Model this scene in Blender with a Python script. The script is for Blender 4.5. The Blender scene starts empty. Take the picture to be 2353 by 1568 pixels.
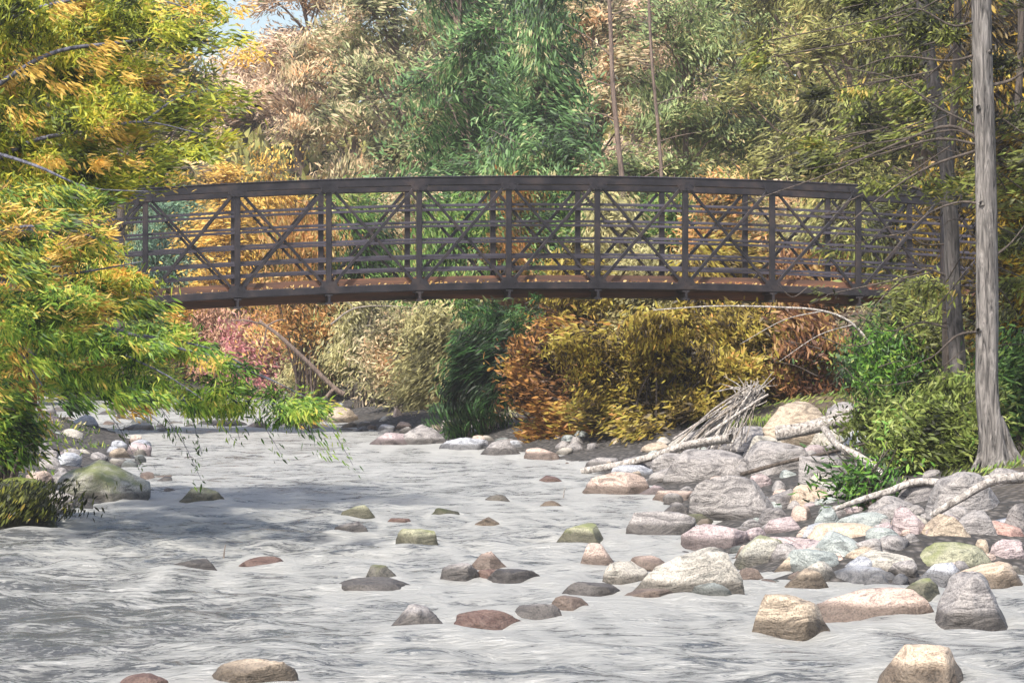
import bpy, math, random
import numpy as np
from mathutils import Vector, noise
R = math.radians
C = bpy.context.scene.collection
sc = bpy.context.scene

# ------------------------------------------------------------------ camera, sky, sun
EYE = 1.7
FP = 5945.5          # focal length in 2352-wide photo pixels
cam = bpy.data.cameras.new('camera'); co = bpy.data.objects.new('camera', cam); C.objects.link(co)
co.location = (0, 0, EYE); co.rotation_euler = (R(90), 0, 0)
cam.sensor_width = 36; cam.lens = 36 * FP / 2352; cam.shift_y = -49 / 2352
cam.clip_start = 0.1; cam.clip_end = 600
sc.camera = co

SUN = Vector((-0.30, -0.52, 0.80)).normalized()
el = math.asin(SUN.z); az = math.atan2(SUN.x, SUN.y)
w = bpy.data.worlds.new('World'); sc.world = w; w.use_nodes = True
nt = w.node_tree; nt.nodes.clear()
sky = nt.nodes.new('ShaderNodeTexSky'); sky.sky_type = 'NISHITA'; sky.sun_disc = False
sky.sun_elevation = el; sky.sun_rotation = az; sky.air_density = 1.0; sky.dust_density = 3.0; sky.ozone_density = 0.6
bgn = nt.nodes.new('ShaderNodeBackground'); bgn.inputs['Strength'].default_value = 0.15
wo = nt.nodes.new('ShaderNodeOutputWorld')
nt.links.new(sky.outputs[0], bgn.inputs[0]); nt.links.new(bgn.outputs[0], wo.inputs[0])
sl = bpy.data.lights.new('sun', 'SUN'); sl.energy = 4.0; sl.angle = R(2.5); sl.color = (1, 0.95, 0.86)
so = bpy.data.objects.new('sun', sl); C.objects.link(so)
so.rotation_euler = (-SUN).to_track_quat('-Z', 'Y').to_euler(); so.location = (-20, -10, 30)
vs = sc.view_settings; vs.view_transform = 'Standard'; vs.look = 'None'; vs.gamma = 1; vs.exposure = 0.72
sc.render.engine = 'CYCLES'
sc.cycles.volume_bounces = 1
sc.cycles.max_bounces = 6; sc.cycles.transparent_max_bounces = 6

# ------------------------------------------------------------------ helpers
def P(X, Y, d):
    return Vector(((X - 1176) / FP * d, d, EYE + (735 - Y) / FP * d))

def tag(o, label=None, cat=None, group=None, kind=None):
    if label: o['label'] = label
    if cat: o['category'] = cat
    if group: o['group'] = group
    if kind: o['kind'] = kind
    return o

def empty(name, loc, label, cat, group=None):
    o = bpy.data.objects.new(name, None); C.objects.link(o); o.location = loc
    o.empty_display_size = 0.2
    return tag(o, label, cat, group)

def link(name, me, m=None, parent=None, loc=None):
    o = bpy.data.objects.new(name, me); C.objects.link(o)
    if m is not None and len(me.materials) == 0: me.materials.append(m)
    if parent is not None:
        o.parent = parent; o.location = -Vector(parent.location) if loc is None else loc
    elif loc is not None: o.location = loc
    return o

def np_mesh(name, V, T, rnd=None, smooth=False):
    me = bpy.data.meshes.new(name)
    V = np.ascontiguousarray(V, np.float32); T = np.ascontiguousarray(T, np.int32)
    k = T.shape[1]
    me.vertices.add(len(V)); me.vertices.foreach_set('co', V.ravel())
    me.loops.add(T.size); me.loops.foreach_set('vertex_index', T.ravel())
    me.polygons.add(len(T))
    me.polygons.foreach_set('loop_start', np.arange(0, T.size, k, dtype=np.int32))
    me.polygons.foreach_set('loop_total', np.full(len(T), k, np.int32))
    if smooth: me.polygons.foreach_set('use_smooth', np.ones(len(T), bool))
    if rnd is not None:
        a = me.attributes.new('rnd', 'FLOAT', 'POINT'); a.data.foreach_set('value', np.ascontiguousarray(rnd, np.float32))
    me.update(); return me

# ------------------------------------------------------------------ materials
def newmat(name):
    m = bpy.data.materials.new(name); m.use_nodes = True
    n = m.node_tree.nodes; b = n['Principled BSDF']; return m, m.node_tree, b
def N(nt, t, **kw):
    n = nt.nodes.new(t)
    for k, v in kw.items():
        if k in n.inputs.keys(): n.inputs[k].default_value = v
        else: setattr(n, k, v)
    return n
def ramp(nt, fac, stops, interp='LINEAR'):
    r = nt.nodes.new('ShaderNodeValToRGB'); r.color_ramp.interpolation = interp
    e = r.color_ramp.elements
    while len(e) < len(stops): e.new(0.5)
    for i, (p, c) in enumerate(stops):
        e[i].position = p; e[i].color = (c[0], c[1], c[2], 1)
    nt.links.new(fac, r.inputs[0]); return r
def math_(nt, op, a, b):
    m = nt.nodes.new('ShaderNodeMath'); m.operation = op
    for i, v in enumerate((a, b)):
        if isinstance(v, (int, float)): m.inputs[i].default_value = v
        else: nt.links.new(v, m.inputs[i])
    return m.outputs[0]

FM = {}
def fol(name, cols, trans=0.3, nscale=0.9, jitter=0.75):
    if name in FM: return FM[name]
    m, nt, b = newmat('leaves_' + name)
    at = N(nt, 'ShaderNodeAttribute', attribute_name='rnd')
    geo = N(nt, 'ShaderNodeNewGeometry')
    no = N(nt, 'ShaderNodeTexNoise', Scale=nscale, Detail=2.0)
    nt.links.new(geo.outputs['Position'], no.inputs['Vector'])
    f = math_(nt, 'ADD', math_(nt, 'MULTIPLY', at.outputs['Fac'], jitter), math_(nt, 'MULTIPLY', math_(nt, 'SUBTRACT', no.outputs['Fac'], 0.5), 1.6))
    f = math_(nt, 'ADD', f, (1 - jitter) * 0.5)
    n = len(cols)
    r = ramp(nt, f, [((0.17 + 0.83 * i / (n - 1)) if i else 0.13, c) for i, c in enumerate(cols)])
    nt.links.new(r.outputs[0], b.inputs['Base Color'])
    b.inputs['Roughness'].default_value = 0.5
    b.inputs['Specular IOR Level'].default_value = 0.35
    tr = nt.nodes.new('ShaderNodeBsdfTranslucent'); nt.links.new(r.outputs[0], tr.inputs[0])
    mx = nt.nodes.new('ShaderNodeMixShader'); mx.inputs[0].default_value = trans
    nt.links.new(b.outputs[0], mx.inputs[1]); nt.links.new(tr.outputs[0], mx.inputs[2])
    out = nt.nodes['Material Output']; nt.links.new(mx.outputs[0], out.inputs[0])
    FM[name] = m; return m

DK = (0.02, 0.02, 0.012)
PAL = {
 'yellowgreen': [(0.025,0.03,0.01),(0.14,0.19,0.02),(0.36,0.40,0.035),(0.54,0.50,0.05),(0.66,0.44,0.09)],
 'leftmix':     [(0.02,0.03,0.01),(0.10,0.20,0.02),(0.34,0.38,0.04),(0.60,0.46,0.06),(0.70,0.30,0.06)],
 'leftgreen':   [(0.015,0.03,0.01),(0.07,0.16,0.02),(0.22,0.34,0.035),(0.38,0.42,0.06),(0.58,0.42,0.09)],
 'olive': [(0.035,0.03,0.018),(0.18,0.17,0.06),(0.34,0.35,0.11),(0.52,0.48,0.17),(0.80,0.52,0.26)],
 'darkolive': [(0.01,0.01,0.007),(0.05,0.055,0.02),(0.16,0.17,0.04),(0.26,0.32,0.06),(0.54,0.38,0.10)],
 'peach': [(0.28,0.19,0.15),(0.58,0.44,0.32),(0.84,0.65,0.48),(0.88,0.70,0.48),(0.88,0.55,0.34)],
 'peachgreen': [(0.12,0.10,0.07),(0.40,0.38,0.20),(0.68,0.54,0.34),(0.82,0.60,0.38),(0.86,0.44,0.20)],
 'gold':        [(0.12,0.06,0.02),(0.50,0.30,0.06),(0.80,0.52,0.10),(0.85,0.62,0.18),(0.85,0.42,0.06)],
 'orange':      [(0.04,0.03,0.02),(0.30,0.22,0.06),(0.66,0.30,0.10),(0.72,0.50,0.22),(0.28,0.36,0.08)],
 'crimson': [(0.14,0.06,0.05),(0.42,0.16,0.16),(0.60,0.22,0.26),(0.66,0.42,0.34),(0.48,0.46,0.22)],
 'salmon':      [(0.16,0.08,0.05),(0.50,0.28,0.18),(0.66,0.38,0.26),(0.62,0.56,0.26),(0.70,0.30,0.26)],
 'conifer': [(0.015,0.025,0.015),(0.06,0.11,0.045),(0.13,0.26,0.085),(0.24,0.40,0.14),(0.66,0.54,0.30)],
 'conifer2': [(0.05,0.05,0.035),(0.20,0.20,0.10),(0.34,0.38,0.17),(0.66,0.52,0.32),(0.84,0.60,0.40)],
 'cedar': [(0.004,0.008,0.004),(0.014,0.03,0.010),(0.03,0.085,0.02),(0.08,0.19,0.04),(0.30,0.22,0.10)],
 'sage': [(0.05,0.055,0.035),(0.20,0.26,0.11),(0.34,0.44,0.17),(0.56,0.54,0.26),(0.84,0.58,0.38)],
 'green':       [(0.01,0.02,0.01),(0.04,0.09,0.025),(0.12,0.24,0.045),(0.24,0.35,0.08),(0.44,0.38,0.12)],
 'teal':        [(0.03,0.06,0.05),(0.10,0.18,0.13),(0.20,0.34,0.22),(0.30,0.44,0.25),(0.45,0.44,0.20)],
 'paleolive':   [(0.08,0.07,0.04),(0.28,0.26,0.12),(0.50,0.46,0.20),(0.58,0.52,0.26),(0.66,0.42,0.20)],
 'bronze':      [(0.02,0.012,0.006),(0.12,0.08,0.015),(0.34,0.25,0.04),(0.42,0.37,0.06),(0.50,0.24,0.06)],
 'rustgold':    [(0.025,0.012,0.006),(0.20,0.09,0.03),(0.46,0.22,0.06),(0.50,0.38,0.07),(0.62,0.26,0.10)],
 'rust':        [(0.03,0.012,0.008),(0.14,0.06,0.03),(0.32,0.15,0.06),(0.42,0.28,0.10),(0.40,0.30,0.06)],
 'darkgold':    [(0.012,0.008,0.006),(0.05,0.035,0.012),(0.20,0.13,0.02),(0.55,0.36,0.03),(0.30,0.34,0.05)],
 'brightgreen': [(0.01,0.02,0.005),(0.04,0.10,0.02),(0.12,0.28,0.03),(0.28,0.40,0.06),(0.44,0.40,0.10)],
 'weed': [(0.015,0.018,0.006),(0.08,0.10,0.02),(0.20,0.26,0.05),(0.34,0.37,0.10),(0.16,0.34,0.05)],
 'moss':        [(0.01,0.015,0.004),(0.04,0.05,0.01),(0.12,0.14,0.02),(0.26,0.24,0.03),(0.36,0.16,0.03)],
 'litter':      [(0.08,0.04,0.02),(0.30,0.16,0.05),(0.55,0.32,0.08),(0.70,0.50,0.20),(0.45,0.15,0.06)],
}
def FMAT(n): return fol(n, PAL[n], nscale=2.6 if n in ('yellowgreen', 'leftmix', 'leftgreen', 'weed', 'bronze') else 1.1)

def barkmat(name, c1, c2, scale=14, stretch=0.18):
    m, nt, b = newmat(name)
    tc = N(nt, 'ShaderNodeNewGeometry'); mp = N(nt, 'ShaderNodeMapping'); mp.inputs['Scale'].default_value = (1, 1, stretch)
    nt.links.new(tc.outputs['Position'], mp.inputs[0])
    no = N(nt, 'ShaderNodeTexNoise', Scale=scale, Detail=8.0, Roughness=0.65, Distortion=1.2); nt.links.new(mp.outputs[0], no.inputs['Vector'])
    r = ramp(nt, no.outputs['Fac'], [(0.33, c1), (0.62, c2)]); nt.links.new(r.outputs[0], b.inputs['Base Color'])
    b.inputs['Roughness'].default_value = 0.85
    bu = N(nt, 'ShaderNodeBump', Strength=1.0, Distance=0.05); nt.links.new(no.outputs['Fac'], bu.inputs['Height']); nt.links.new(bu.outputs[0], b.inputs['Normal'])
    return m
BARK = barkmat('bark_dark', (0.03,0.024,0.02), (0.14,0.11,0.09))
BARKL = barkmat('bark_grey', (0.018,0.016,0.015), (0.34,0.31,0.285), 24, 0.13)
BARKM = barkmat('bark_mid', (0.02,0.018,0.016), (0.17,0.15,0.14), 18, 0.22)
BARKP = barkmat('bark_pale', (0.12,0.10,0.09), (0.40,0.34,0.28))
BARKF = barkmat('bark_far', (0.10,0.07,0.06), (0.26,0.19,0.15))
DRIFT = barkmat('driftwood', (0.12,0.10,0.09), (0.72,0.66,0.60), 26, 0.5)
TWIGB = barkmat('twig_slate', (0.03,0.03,0.045), (0.20,0.20,0.26))

RM = {}
def rockmat(name, base, alt, moss=0.0, mosscol=(0.17,0.19,0.06)):
    if name in RM: return RM[name]
    m, nt, b = newmat('stone_' + name)
    tc = N(nt, 'ShaderNodeNewGeometry'); oi = N(nt, 'ShaderNodeObjectInfo')
    ad = nt.nodes.new('ShaderNodeVectorMath'); ad.operation = 'ADD'
    ml = nt.nodes.new('ShaderNodeVectorMath'); ml.operation = 'SCALE'; ml.inputs[0].default_value = (13, 7, 5)
    nt.links.new(oi.outputs['Random'], ml.inputs['Scale']); nt.links.new(tc.outputs['Position'], ad.inputs[0]); nt.links.new(ml.outputs[0], ad.inputs[1])
    mp = N(nt, 'ShaderNodeMapping'); mp.inputs['Rotation'].default_value = (0.2, 0.5, 0.3); mp.inputs['Scale'].default_value = (1, 1, 2.6)
    nt.links.new(ad.outputs[0], mp.inputs[0])
    n1 = N(nt, 'ShaderNodeTexNoise', Scale=4.0, Detail=6.0, Roughness=0.6, Distortion=2.2); nt.links.new(mp.outputs[0], n1.inputs['Vector'])
    n2 = N(nt, 'ShaderNodeTexNoise', Scale=90.0, Detail=3.0, Roughness=0.7); nt.links.new(ad.outputs[0], n2.inputs['Vector'])
    dk = tuple(x * 0.35 for x in base)
    r = ramp(nt, n1.outputs['Fac'], [(0.30, dk), (0.42, base), (0.56, alt), (0.66, base), (0.78, tuple(min(.85, x*1.25) for x in alt))])
    mx = N(nt, 'ShaderNodeMixRGB'); mx.blend_type = 'MULTIPLY'; mx.inputs[0].default_value = 0.75
    r2 = ramp(nt, n2.outputs['Fac'], [(0.36, (0.35,0.34,0.34)), (0.5, (1,1,1)), (0.62, (1.2,1.18,1.15))])
    nt.links.new(r.outputs[0], mx.inputs[1]); nt.links.new(r2.outputs[0], mx.inputs[2])
    last = mx.outputs[0]
    if moss > 0:
        n3 = N(nt, 'ShaderNodeTexNoise', Scale=5.0, Detail=5.0); nt.links.new(ad.outputs[0], n3.inputs['Vector'])
        sx = N(nt, 'ShaderNodeSeparateXYZ'); nt.links.new(tc.outputs['Normal'], sx.inputs[0])
        f = math_(nt, 'ADD', math_(nt, 'MULTIPLY', sx.outputs[2], 0.35), n3.outputs['Fac'])
        fr = ramp(nt, f, [(0.84 - moss * 0.30, (0,0,0)), (1.06 - moss * 0.30, (0.85,0.85,0.85))])
        m2 = N(nt, 'ShaderNodeMixRGB'); m2.inputs[2].default_value = (*mosscol, 1)
        nt.links.new(fr.outputs[0], m2.inputs[0]); nt.links.new(last, m2.inputs[1]); last = m2.outputs[0]
    # dark wet band where the stone meets the water
    sp = N(nt, 'ShaderNodeSeparateXYZ'); nt.links.new(tc.outputs['Position'], sp.inputs[0])
    wz = math_(nt, 'ADD', sp.outputs[2], math_(nt, 'MULTIPLY', n1.outputs['Fac'], -0.08))
    wr = ramp(nt, wz, [(0.0, (0.26,0.25,0.24)), (0.03, (0.34,0.33,0.32)), (0.06, (1,1,1))])
    m3 = N(nt, 'ShaderNodeMixRGB'); m3.blend_type = 'MULTIPLY'; m3.inputs[0].default_value = 1.0
    nt.links.new(last, m3.inputs[1]); nt.links.new(wr.outputs[0], m3.inputs[2])
    nt.links.new(m3.outputs[0], b.inputs['Base Color'])
    b.inputs['Roughness'].default_value = 0.62
    bu = N(nt, 'ShaderNodeBump', Strength=0.7, Distance=0.03)
    h = math_(nt, 'ADD', math_(nt, 'MULTIPLY', n1.outputs['Fac'], 1.6), math_(nt, 'MULTIPLY', n2.outputs['Fac'], 0.25))
    nt.links.new(h, bu.inputs['Height']); nt.links.new(bu.outputs[0], b.inputs['Normal'])
    RM[name] = m; return m
ROCK = {
 'grey': dict(base=(0.20,0.185,0.18), alt=(0.36,0.335,0.32)),
 'pale': dict(base=(0.33,0.31,0.27), alt=(0.50,0.46,0.40)),
 'tan':  dict(base=(0.30,0.24,0.18), alt=(0.50,0.41,0.31)),
 'salmon': dict(base=(0.38,0.29,0.245), alt=(0.56,0.44,0.37)),
 'pink': dict(base=(0.31,0.25,0.25), alt=(0.47,0.39,0.385)),
 'red':  dict(base=(0.34,0.20,0.17), alt=(0.50,0.34,0.29)),
 'peach': dict(base=(0.40,0.31,0.23), alt=(0.58,0.47,0.36)),
 'teal': dict(base=(0.235,0.26,0.25), alt=(0.38,0.41,0.39)),
 'blue': dict(base=(0.27,0.28,0.31), alt=(0.46,0.47,0.50)),
 'olive': dict(base=(0.22,0.22,0.15), alt=(0.38,0.37,0.26), moss=0.45),
 'mossy': dict(base=(0.28,0.27,0.24), alt=(0.46,0.44,0.38), moss=0.6),
 'dark': dict(base=(0.12,0.11,0.11), alt=(0.26,0.24,0.23)),
 'mossdark': dict(base=(0.05,0.05,0.04), alt=(0.12,0.12,0.08), moss=1.0, mosscol=(0.14,0.17,0.02)),
}
def RMAT(n): return rockmat(n, **ROCK[n])

# ------------------------------------------------------------------ terrain
RIV = np.array([(-90,59),(-14,58.5),(-6,57),(-4.4,52),(-3.7,48),(-2.6,41),(-1.6,38.4),(-0.9,36.5),(.13,32.9),(.79,30.6),(1.34,26.2),(1.58,22.2),(1.54,18.6),(1.6,16.7),(2.64,16.6),(3.5,17.0),(12,17.5),(40,12),(60,-30),
  (-20,-30),(-8,8),(-5.0,20.5),(-4.0,22.6),(-3.8,25),(-4.4,31),(-5.5,38),(-7.5,44),(-10,47),(-90,48)], float)
def sdist(x, y):
    x = np.asarray(x, float); y = np.asarray(y, float)
    dm = np.full(x.shape, 1e9); ins = np.zeros(x.shape, bool)
    n = len(RIV)
    for i in range(n):
        ax, ay = RIV[i]; bx, by = RIV[(i + 1) % n]
        ex, ey = bx - ax, by - ay
        t = np.clip(((x - ax) * ex + (y - ay) * ey) / (ex * ex + ey * ey), 0, 1)
        dm = np.minimum(dm, np.hypot(x - ax - t * ex, y - ay - t * ey))
        c = ((ay > y) != (by > y)) & (x < (bx - ax) * (y - ay) / (by - ay + 1e-12) + ax)
        ins ^= c
    return np.where(ins, -dm, dm)
def wob(x, y, s, seed=0):
    rs = np.random.RandomState(seed); v = 0
    for i in range(7):
        a = rs.uniform(0, 6.28); k = s * rs.uniform(0.6, 1.8); v = v + np.sin(k * (x * np.cos(a) + y * np.sin(a)) + rs.uniform(0, 6.28))
    return v / 7
def ground(x, y):
    s = sdist(x, y)
    s = s + 0.25 * wob(x, y, 2.2, 3)
    land = np.where(s < 3, 0.17 * s, 0.51 + 0.20 * (s - 3))
    land = np.minimum(land, 1.7 + 0.02 * s)
    hill = np.clip(y - 60, 0, 34) * 0.20
    land = land + hill + np.clip(s, 0, 1) * 0.10 * wob(x, y, 3.0, 5)
    bed = np.maximum(0.45 * s, -0.55)
    return np.where(s > 0, land, bed)
def gz(x, y): return float(ground(np.array([x]), np.array([y]))[0])
def onground(X, Y):
    """point of the ground or the water seen at photo pixel (X, Y)"""
    z = 0.0
    for _ in range(12):
        d = min((EYE - z) * FP / max(Y - 735, 20), 90)
        x = (X - 1176) / FP * d
        z = z * 0.4 + max(gz(x, d), 0) * 0.6
    return x, d, z

def gridmesh(name, xs, ys, f, smooth=True):
    XX, YY = np.meshgrid(xs, ys) if xs.ndim == 1 else (xs, ys)
    Z = f(XX, YY); ny, nx = XX.shape
    V = np.stack([XX, YY, Z], -1).reshape(-1, 3)
    i = np.arange(ny * nx).reshape(ny, nx)
    F = np.stack([i[:-1, :-1], i[:-1, 1:], i[1:, 1:], i[1:, :-1]], -1).reshape(-1, 4)
    return np_mesh(name, V, F, smooth=smooth)

m, nt, b = newmat('soil_and_gravel')
g = N(nt, 'ShaderNodeNewGeometry')
n1 = N(nt, 'ShaderNodeTexNoise', Scale=1.3, Detail=8.0, Roughness=0.7, Distortion=1.0); nt.links.new(g.outputs['Position'], n1.inputs['Vector'])
n2 = N(nt, 'ShaderNodeTexVoronoi', Scale=14.0); nt.links.new(g.outputs['Position'], n2.inputs['Vector'])
r = ramp(nt, n1.outputs['Fac'], [(0.3, (0.035,0.025,0.018)), (0.45, (0.09,0.065,0.045)), (0.55, (0.14,0.10,0.05)), (0.68, (0.10,0.12,0.03))])
r2 = ramp(nt, n2.outputs['Distance'], [(0.0, (0.15,0.135,0.125)), (0.55, (0.035,0.032,0.03))])
sx = N(nt, 'ShaderNodeSeparateXYZ'); nt.links.new(g.outputs['Position'], sx.inputs[0])
zf = ramp(nt, sx.outputs[2], [(0.35, (1,1,1)), (0.75, (0,0,0))])
mx = N(nt, 'ShaderNodeMixRGB'); nt.links.new(zf.outputs[0], mx.inputs[0]); nt.links.new(r.outputs[0], mx.inputs[1]); nt.links.new(r2.outputs[0], mx.inputs[2])
nt.links.new(mx.outputs[0], b.inputs['Base Color']); b.inputs['Roughness'].default_value = 0.95
bu = N(nt, 'ShaderNodeBump', Strength=0.8, Distance=0.06); nt.links.new(n2.outputs['Distance'], bu.inputs['Height']); nt.links.new(bu.outputs[0], b.inputs['Normal'])
SOIL = m
tx = np.concatenate([np.linspace(-160, -16, 30), np.arange(-15.6, 15.7, 0.3), np.linspace(16, 160, 30)])
ty = np.concatenate([np.linspace(-60, 8, 20), np.arange(8.4, 64, 0.3), np.linspace(65, 240, 60)])
tag(link('ground', gridmesh('ground', tx, ty, lambda x, y: ground(x, y)), SOIL), kind='structure')

# ------------------------------------------------------------------ water
m, nt, b = newmat('river_water')
g = N(nt, 'ShaderNodeNewGeometry')
mp = N(nt, 'ShaderNodeMapping'); mp.inputs['Scale'].default_value = (0.24, 1.0, 1); mp.inputs['Rotation'].default_value = (0, 0, 0.12)
nt.links.new(g.outputs['Position'], mp.inputs[0])
n1 = N(nt, 'ShaderNodeTexNoise', Scale=5.5, Detail=9.0, Roughness=0.72, Distortion=0.8); nt.links.new(mp.outputs[0], n1.inputs['Vector'])
n2 = N(nt, 'ShaderNodeTexNoise', Scale=30.0, Detail=6.0, Roughness=0.7, Distortion=1.6); nt.links.new(mp.outputs[0], n2.inputs['Vector'])
n3 = N(nt, 'ShaderNodeTexNoise', Scale=0.22, Detail=3.0); nt.links.new(mp.outputs[0], n3.inputs['Vector'])
f = math_(nt, 'ADD', math_(nt, 'MULTIPLY', n1.outputs['Fac'], 0.62), math_(nt, 'MULTIPLY', n2.outputs['Fac'], 0.56))
f = math_(nt, 'ADD', f, math_(nt, 'MULTIPLY', math_(nt, 'SUBTRACT', n3.outputs['Fac'], 0.5), 0.2))
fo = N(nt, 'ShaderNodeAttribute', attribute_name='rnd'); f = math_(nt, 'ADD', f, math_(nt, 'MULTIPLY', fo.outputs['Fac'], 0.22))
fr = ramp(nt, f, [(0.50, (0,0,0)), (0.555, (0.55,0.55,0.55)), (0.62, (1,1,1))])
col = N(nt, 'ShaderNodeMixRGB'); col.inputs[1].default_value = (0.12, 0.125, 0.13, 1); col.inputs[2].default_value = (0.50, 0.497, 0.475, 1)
nt.links.new(fr.outputs[0], col.inputs[0]); nt.links.new(col.outputs[0], b.inputs['Base Color'])
ro = N(nt, 'ShaderNodeMapRange'); ro.inputs['To Min'].default_value = 0.10; ro.inputs['To Max'].default_value = 0.55
nt.links.new(fr.outputs[0], ro.inputs[0]); nt.links.new(ro.outputs[0], b.inputs['Roughness']); b.inputs['IOR'].default_value = 1.33
bu = N(nt, 'ShaderNodeBump', Strength=1.0, Distance=0.09); nt.links.new(f, bu.inputs['Height']); nt.links.new(bu.outputs[0], b.inputs['Normal'])
WATER = m
rs = np.random.RandomState(11)
comps = [(rs.uniform(0, 6.28), 10 ** rs.uniform(0.85, 1.68), rs.uniform(0, 6.28)) for _ in range(34)]
def waves(x, y):
    wx = x + 0.25 * wob(x, y, 1.3, 21) + 0.08 * wob(x, y, 4.5, 23); wy = y + 0.22 * wob(x, y, 1.3, 22) + 0.08 * wob(x, y, 4.5, 24)
    z = 0
    for a, k, p in comps:
        z = z + 0.0062 * (10 / k) ** 0.95 * np.sin(k * (wx * np.cos(a) * 0.6 + wy * np.sin(a)) + p)
    amp = 0.85 + 0.5 * wob(x, y, 0.6, 31)
    return z * amp * np.clip((80 - y) / 60, 0.2, 1)
# ------------------------------------------------------------------ tubes
def catmull(pts, n):
    p = [Vector(q) for q in pts]
    if len(p) == 2: p = [p[0], p[0].lerp(p[1], .5), p[1]]
    q = [p[0] * 2 - p[1]] + p + [p[-1] * 2 - p[-2]]; out = []
    for i in range(1, len(q) - 2):
        for k in range(n):
            t = k / n; a, b_, c, d = q[i-1], q[i], q[i+1], q[i+2]
            out.append(0.5 * ((2*b_) + (c-a)*t + (2*a-5*b_+4*c-d)*t*t + (3*b_-a-3*c+d)*t**3))
    out.append(p[-1]); return out
class Tubes:
    def __init__(s): s.V = []; s.F = []; s.n = 0
    def add(s, pts, r0, r1, n=4, sides=6, rough=0.0, flare=0.0):
        q = np.array(catmull(pts, n)); m = len(q)
        T = np.gradient(q, axis=0); T /= (np.linalg.norm(T, axis=1, keepdims=True) + 1e-9)
        ref = np.tile(np.array([0.13, 0.98, 0.11]), (m, 1))
        if abs(T[:, 1]).max() > 0.9: ref = np.tile(np.array([0.9, 0.1, 0.42]), (m, 1))
        A = np.cross(T, ref); A /= (np.linalg.norm(A, axis=1, keepdims=True) + 1e-9); B = np.cross(T, A)
        t = np.linspace(0, 1, m); r = r0 + (r1 - r0) * t + flare * np.exp(-t * m * 0.35)
        an = np.linspace(0, 2 * np.pi, sides, endpoint=False)
        rr = r[:, None] * (1 + rough * np.sin(an[None, :] * 3 + 5 * t[:, None]) + rough * 0.8 * np.sin(an[None, :] * 5 + 1.0 + 9 * t[:, None]))
        V = q[:, None, :] + rr[..., None] * (np.cos(an)[None, :, None] * A[:, None, :] + np.sin(an)[None, :, None] * B[:, None, :])
        i = np.arange(m * sides).reshape(m, sides) + s.n
        F = np.stack([i[:-1], np.roll(i, -1, 1)[:-1], np.roll(i, -1, 1)[1:], i[1:]], -1).reshape(-1, 4)
        s.V.append(V.reshape(-1, 3)); s.F.append(F); s.n += m * sides
        # end caps collapse to the axis
        for e, ring in ((q[0], i[0]), (q[-1], i[-1])):
            s.V.append(np.array([e])); c = s.n; s.n += 1
            s.F.append(np.stack([ring, np.roll(ring, -1), np.full(sides, c), np.full(sides, c)], -1)[:, [0, 1, 2]].repeat(1, 0) if False else np.stack([ring, np.roll(ring, -1), np.full(sides, c), ring], -1)[:0])
        return q
    def mesh(s, name): return np_mesh(name, np.concatenate(s.V), np.concatenate(s.F), smooth=True)

# ------------------------------------------------------------------ leaves
class Flow:
    def __init__(s, seed, k):
        rs = np.random.RandomState(seed); s.c = []
        for _ in range(5):
            v = rs.normal(size=3); v *= k * rs.uniform(0.6, 1.6) / np.linalg.norm(v)
            s.c.append((v, rs.uniform(0, 6.28, 3), rs.normal(size=3)))
    def __call__(s, p):
        o = np.zeros_like(p)
        for v, ph, a in s.c: o += a[None, :] * np.sin((p @ v)[:, None] + ph[None, :])
        return o
def leaves(p, rs, L=(0.12, 0.25), W=0.2, jit=0.7, bias=(0, 0, -0.2), swirl=1.0, k=1.6, bend=0.5, seed=1):
    """one mesh of bent leaf blades, six vertices each, at the points p"""
    n = len(p); fl = Flow(seed, k)
    b_ = np.array(bias, float)[None, :]
    ln = rs.uniform(L[0], L[1], n)[:, None] * 0.68
    def dr(q, j): 
        d = swirl * fl(q) * 0.6 + b_ + j; return d / (np.linalg.norm(d, axis=1, keepdims=True) + 1e-9)
    j = rs.normal(size=(n, 3)) * jit
    d0 = dr(p, j); p1 = p + d0 * ln * 0.35
    d1 = dr(p1 + 0.6 * d0 * ln, j * 0.8 + rs.normal(size=(n, 3)) * 0.15 * bend + np.array([[0, 0, -0.15 * bend]])); p2 = p1 + d1 * ln * 0.35
    d2 = d1 + (d1 - d0) * bend * 1.3; d2 /= (np.linalg.norm(d2, axis=1, keepdims=True) + 1e-9); p3 = p2 + d2 * ln * 0.35
    up = rs.normal(size=(n, 3)) * 0.55 + np.array([[-0.35, -0.8, 0.45]])
    s = np.cross(d0, up); s /= (np.linalg.norm(s, axis=1, keepdims=True) + 1e-9)
    w_ = ln * W * rs.uniform(0.7, 1.3, n)[:, None] * 0.5
    V = np.stack([p, p1 + s * w_, p1 - s * w_, p2 + s * w_ * 0.8, p2 - s * w_ * 0.8, p3], 1).reshape(-1, 3)
    o = (np.arange(n) * 6)[:, None]
    T = np.concatenate([o + np.array([[0, 2, 1]]), o + np.array([[1, 2, 4]]), o + np.array([[1, 4, 3]]), o + np.array([[3, 4, 5]])])
    return V, T
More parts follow.
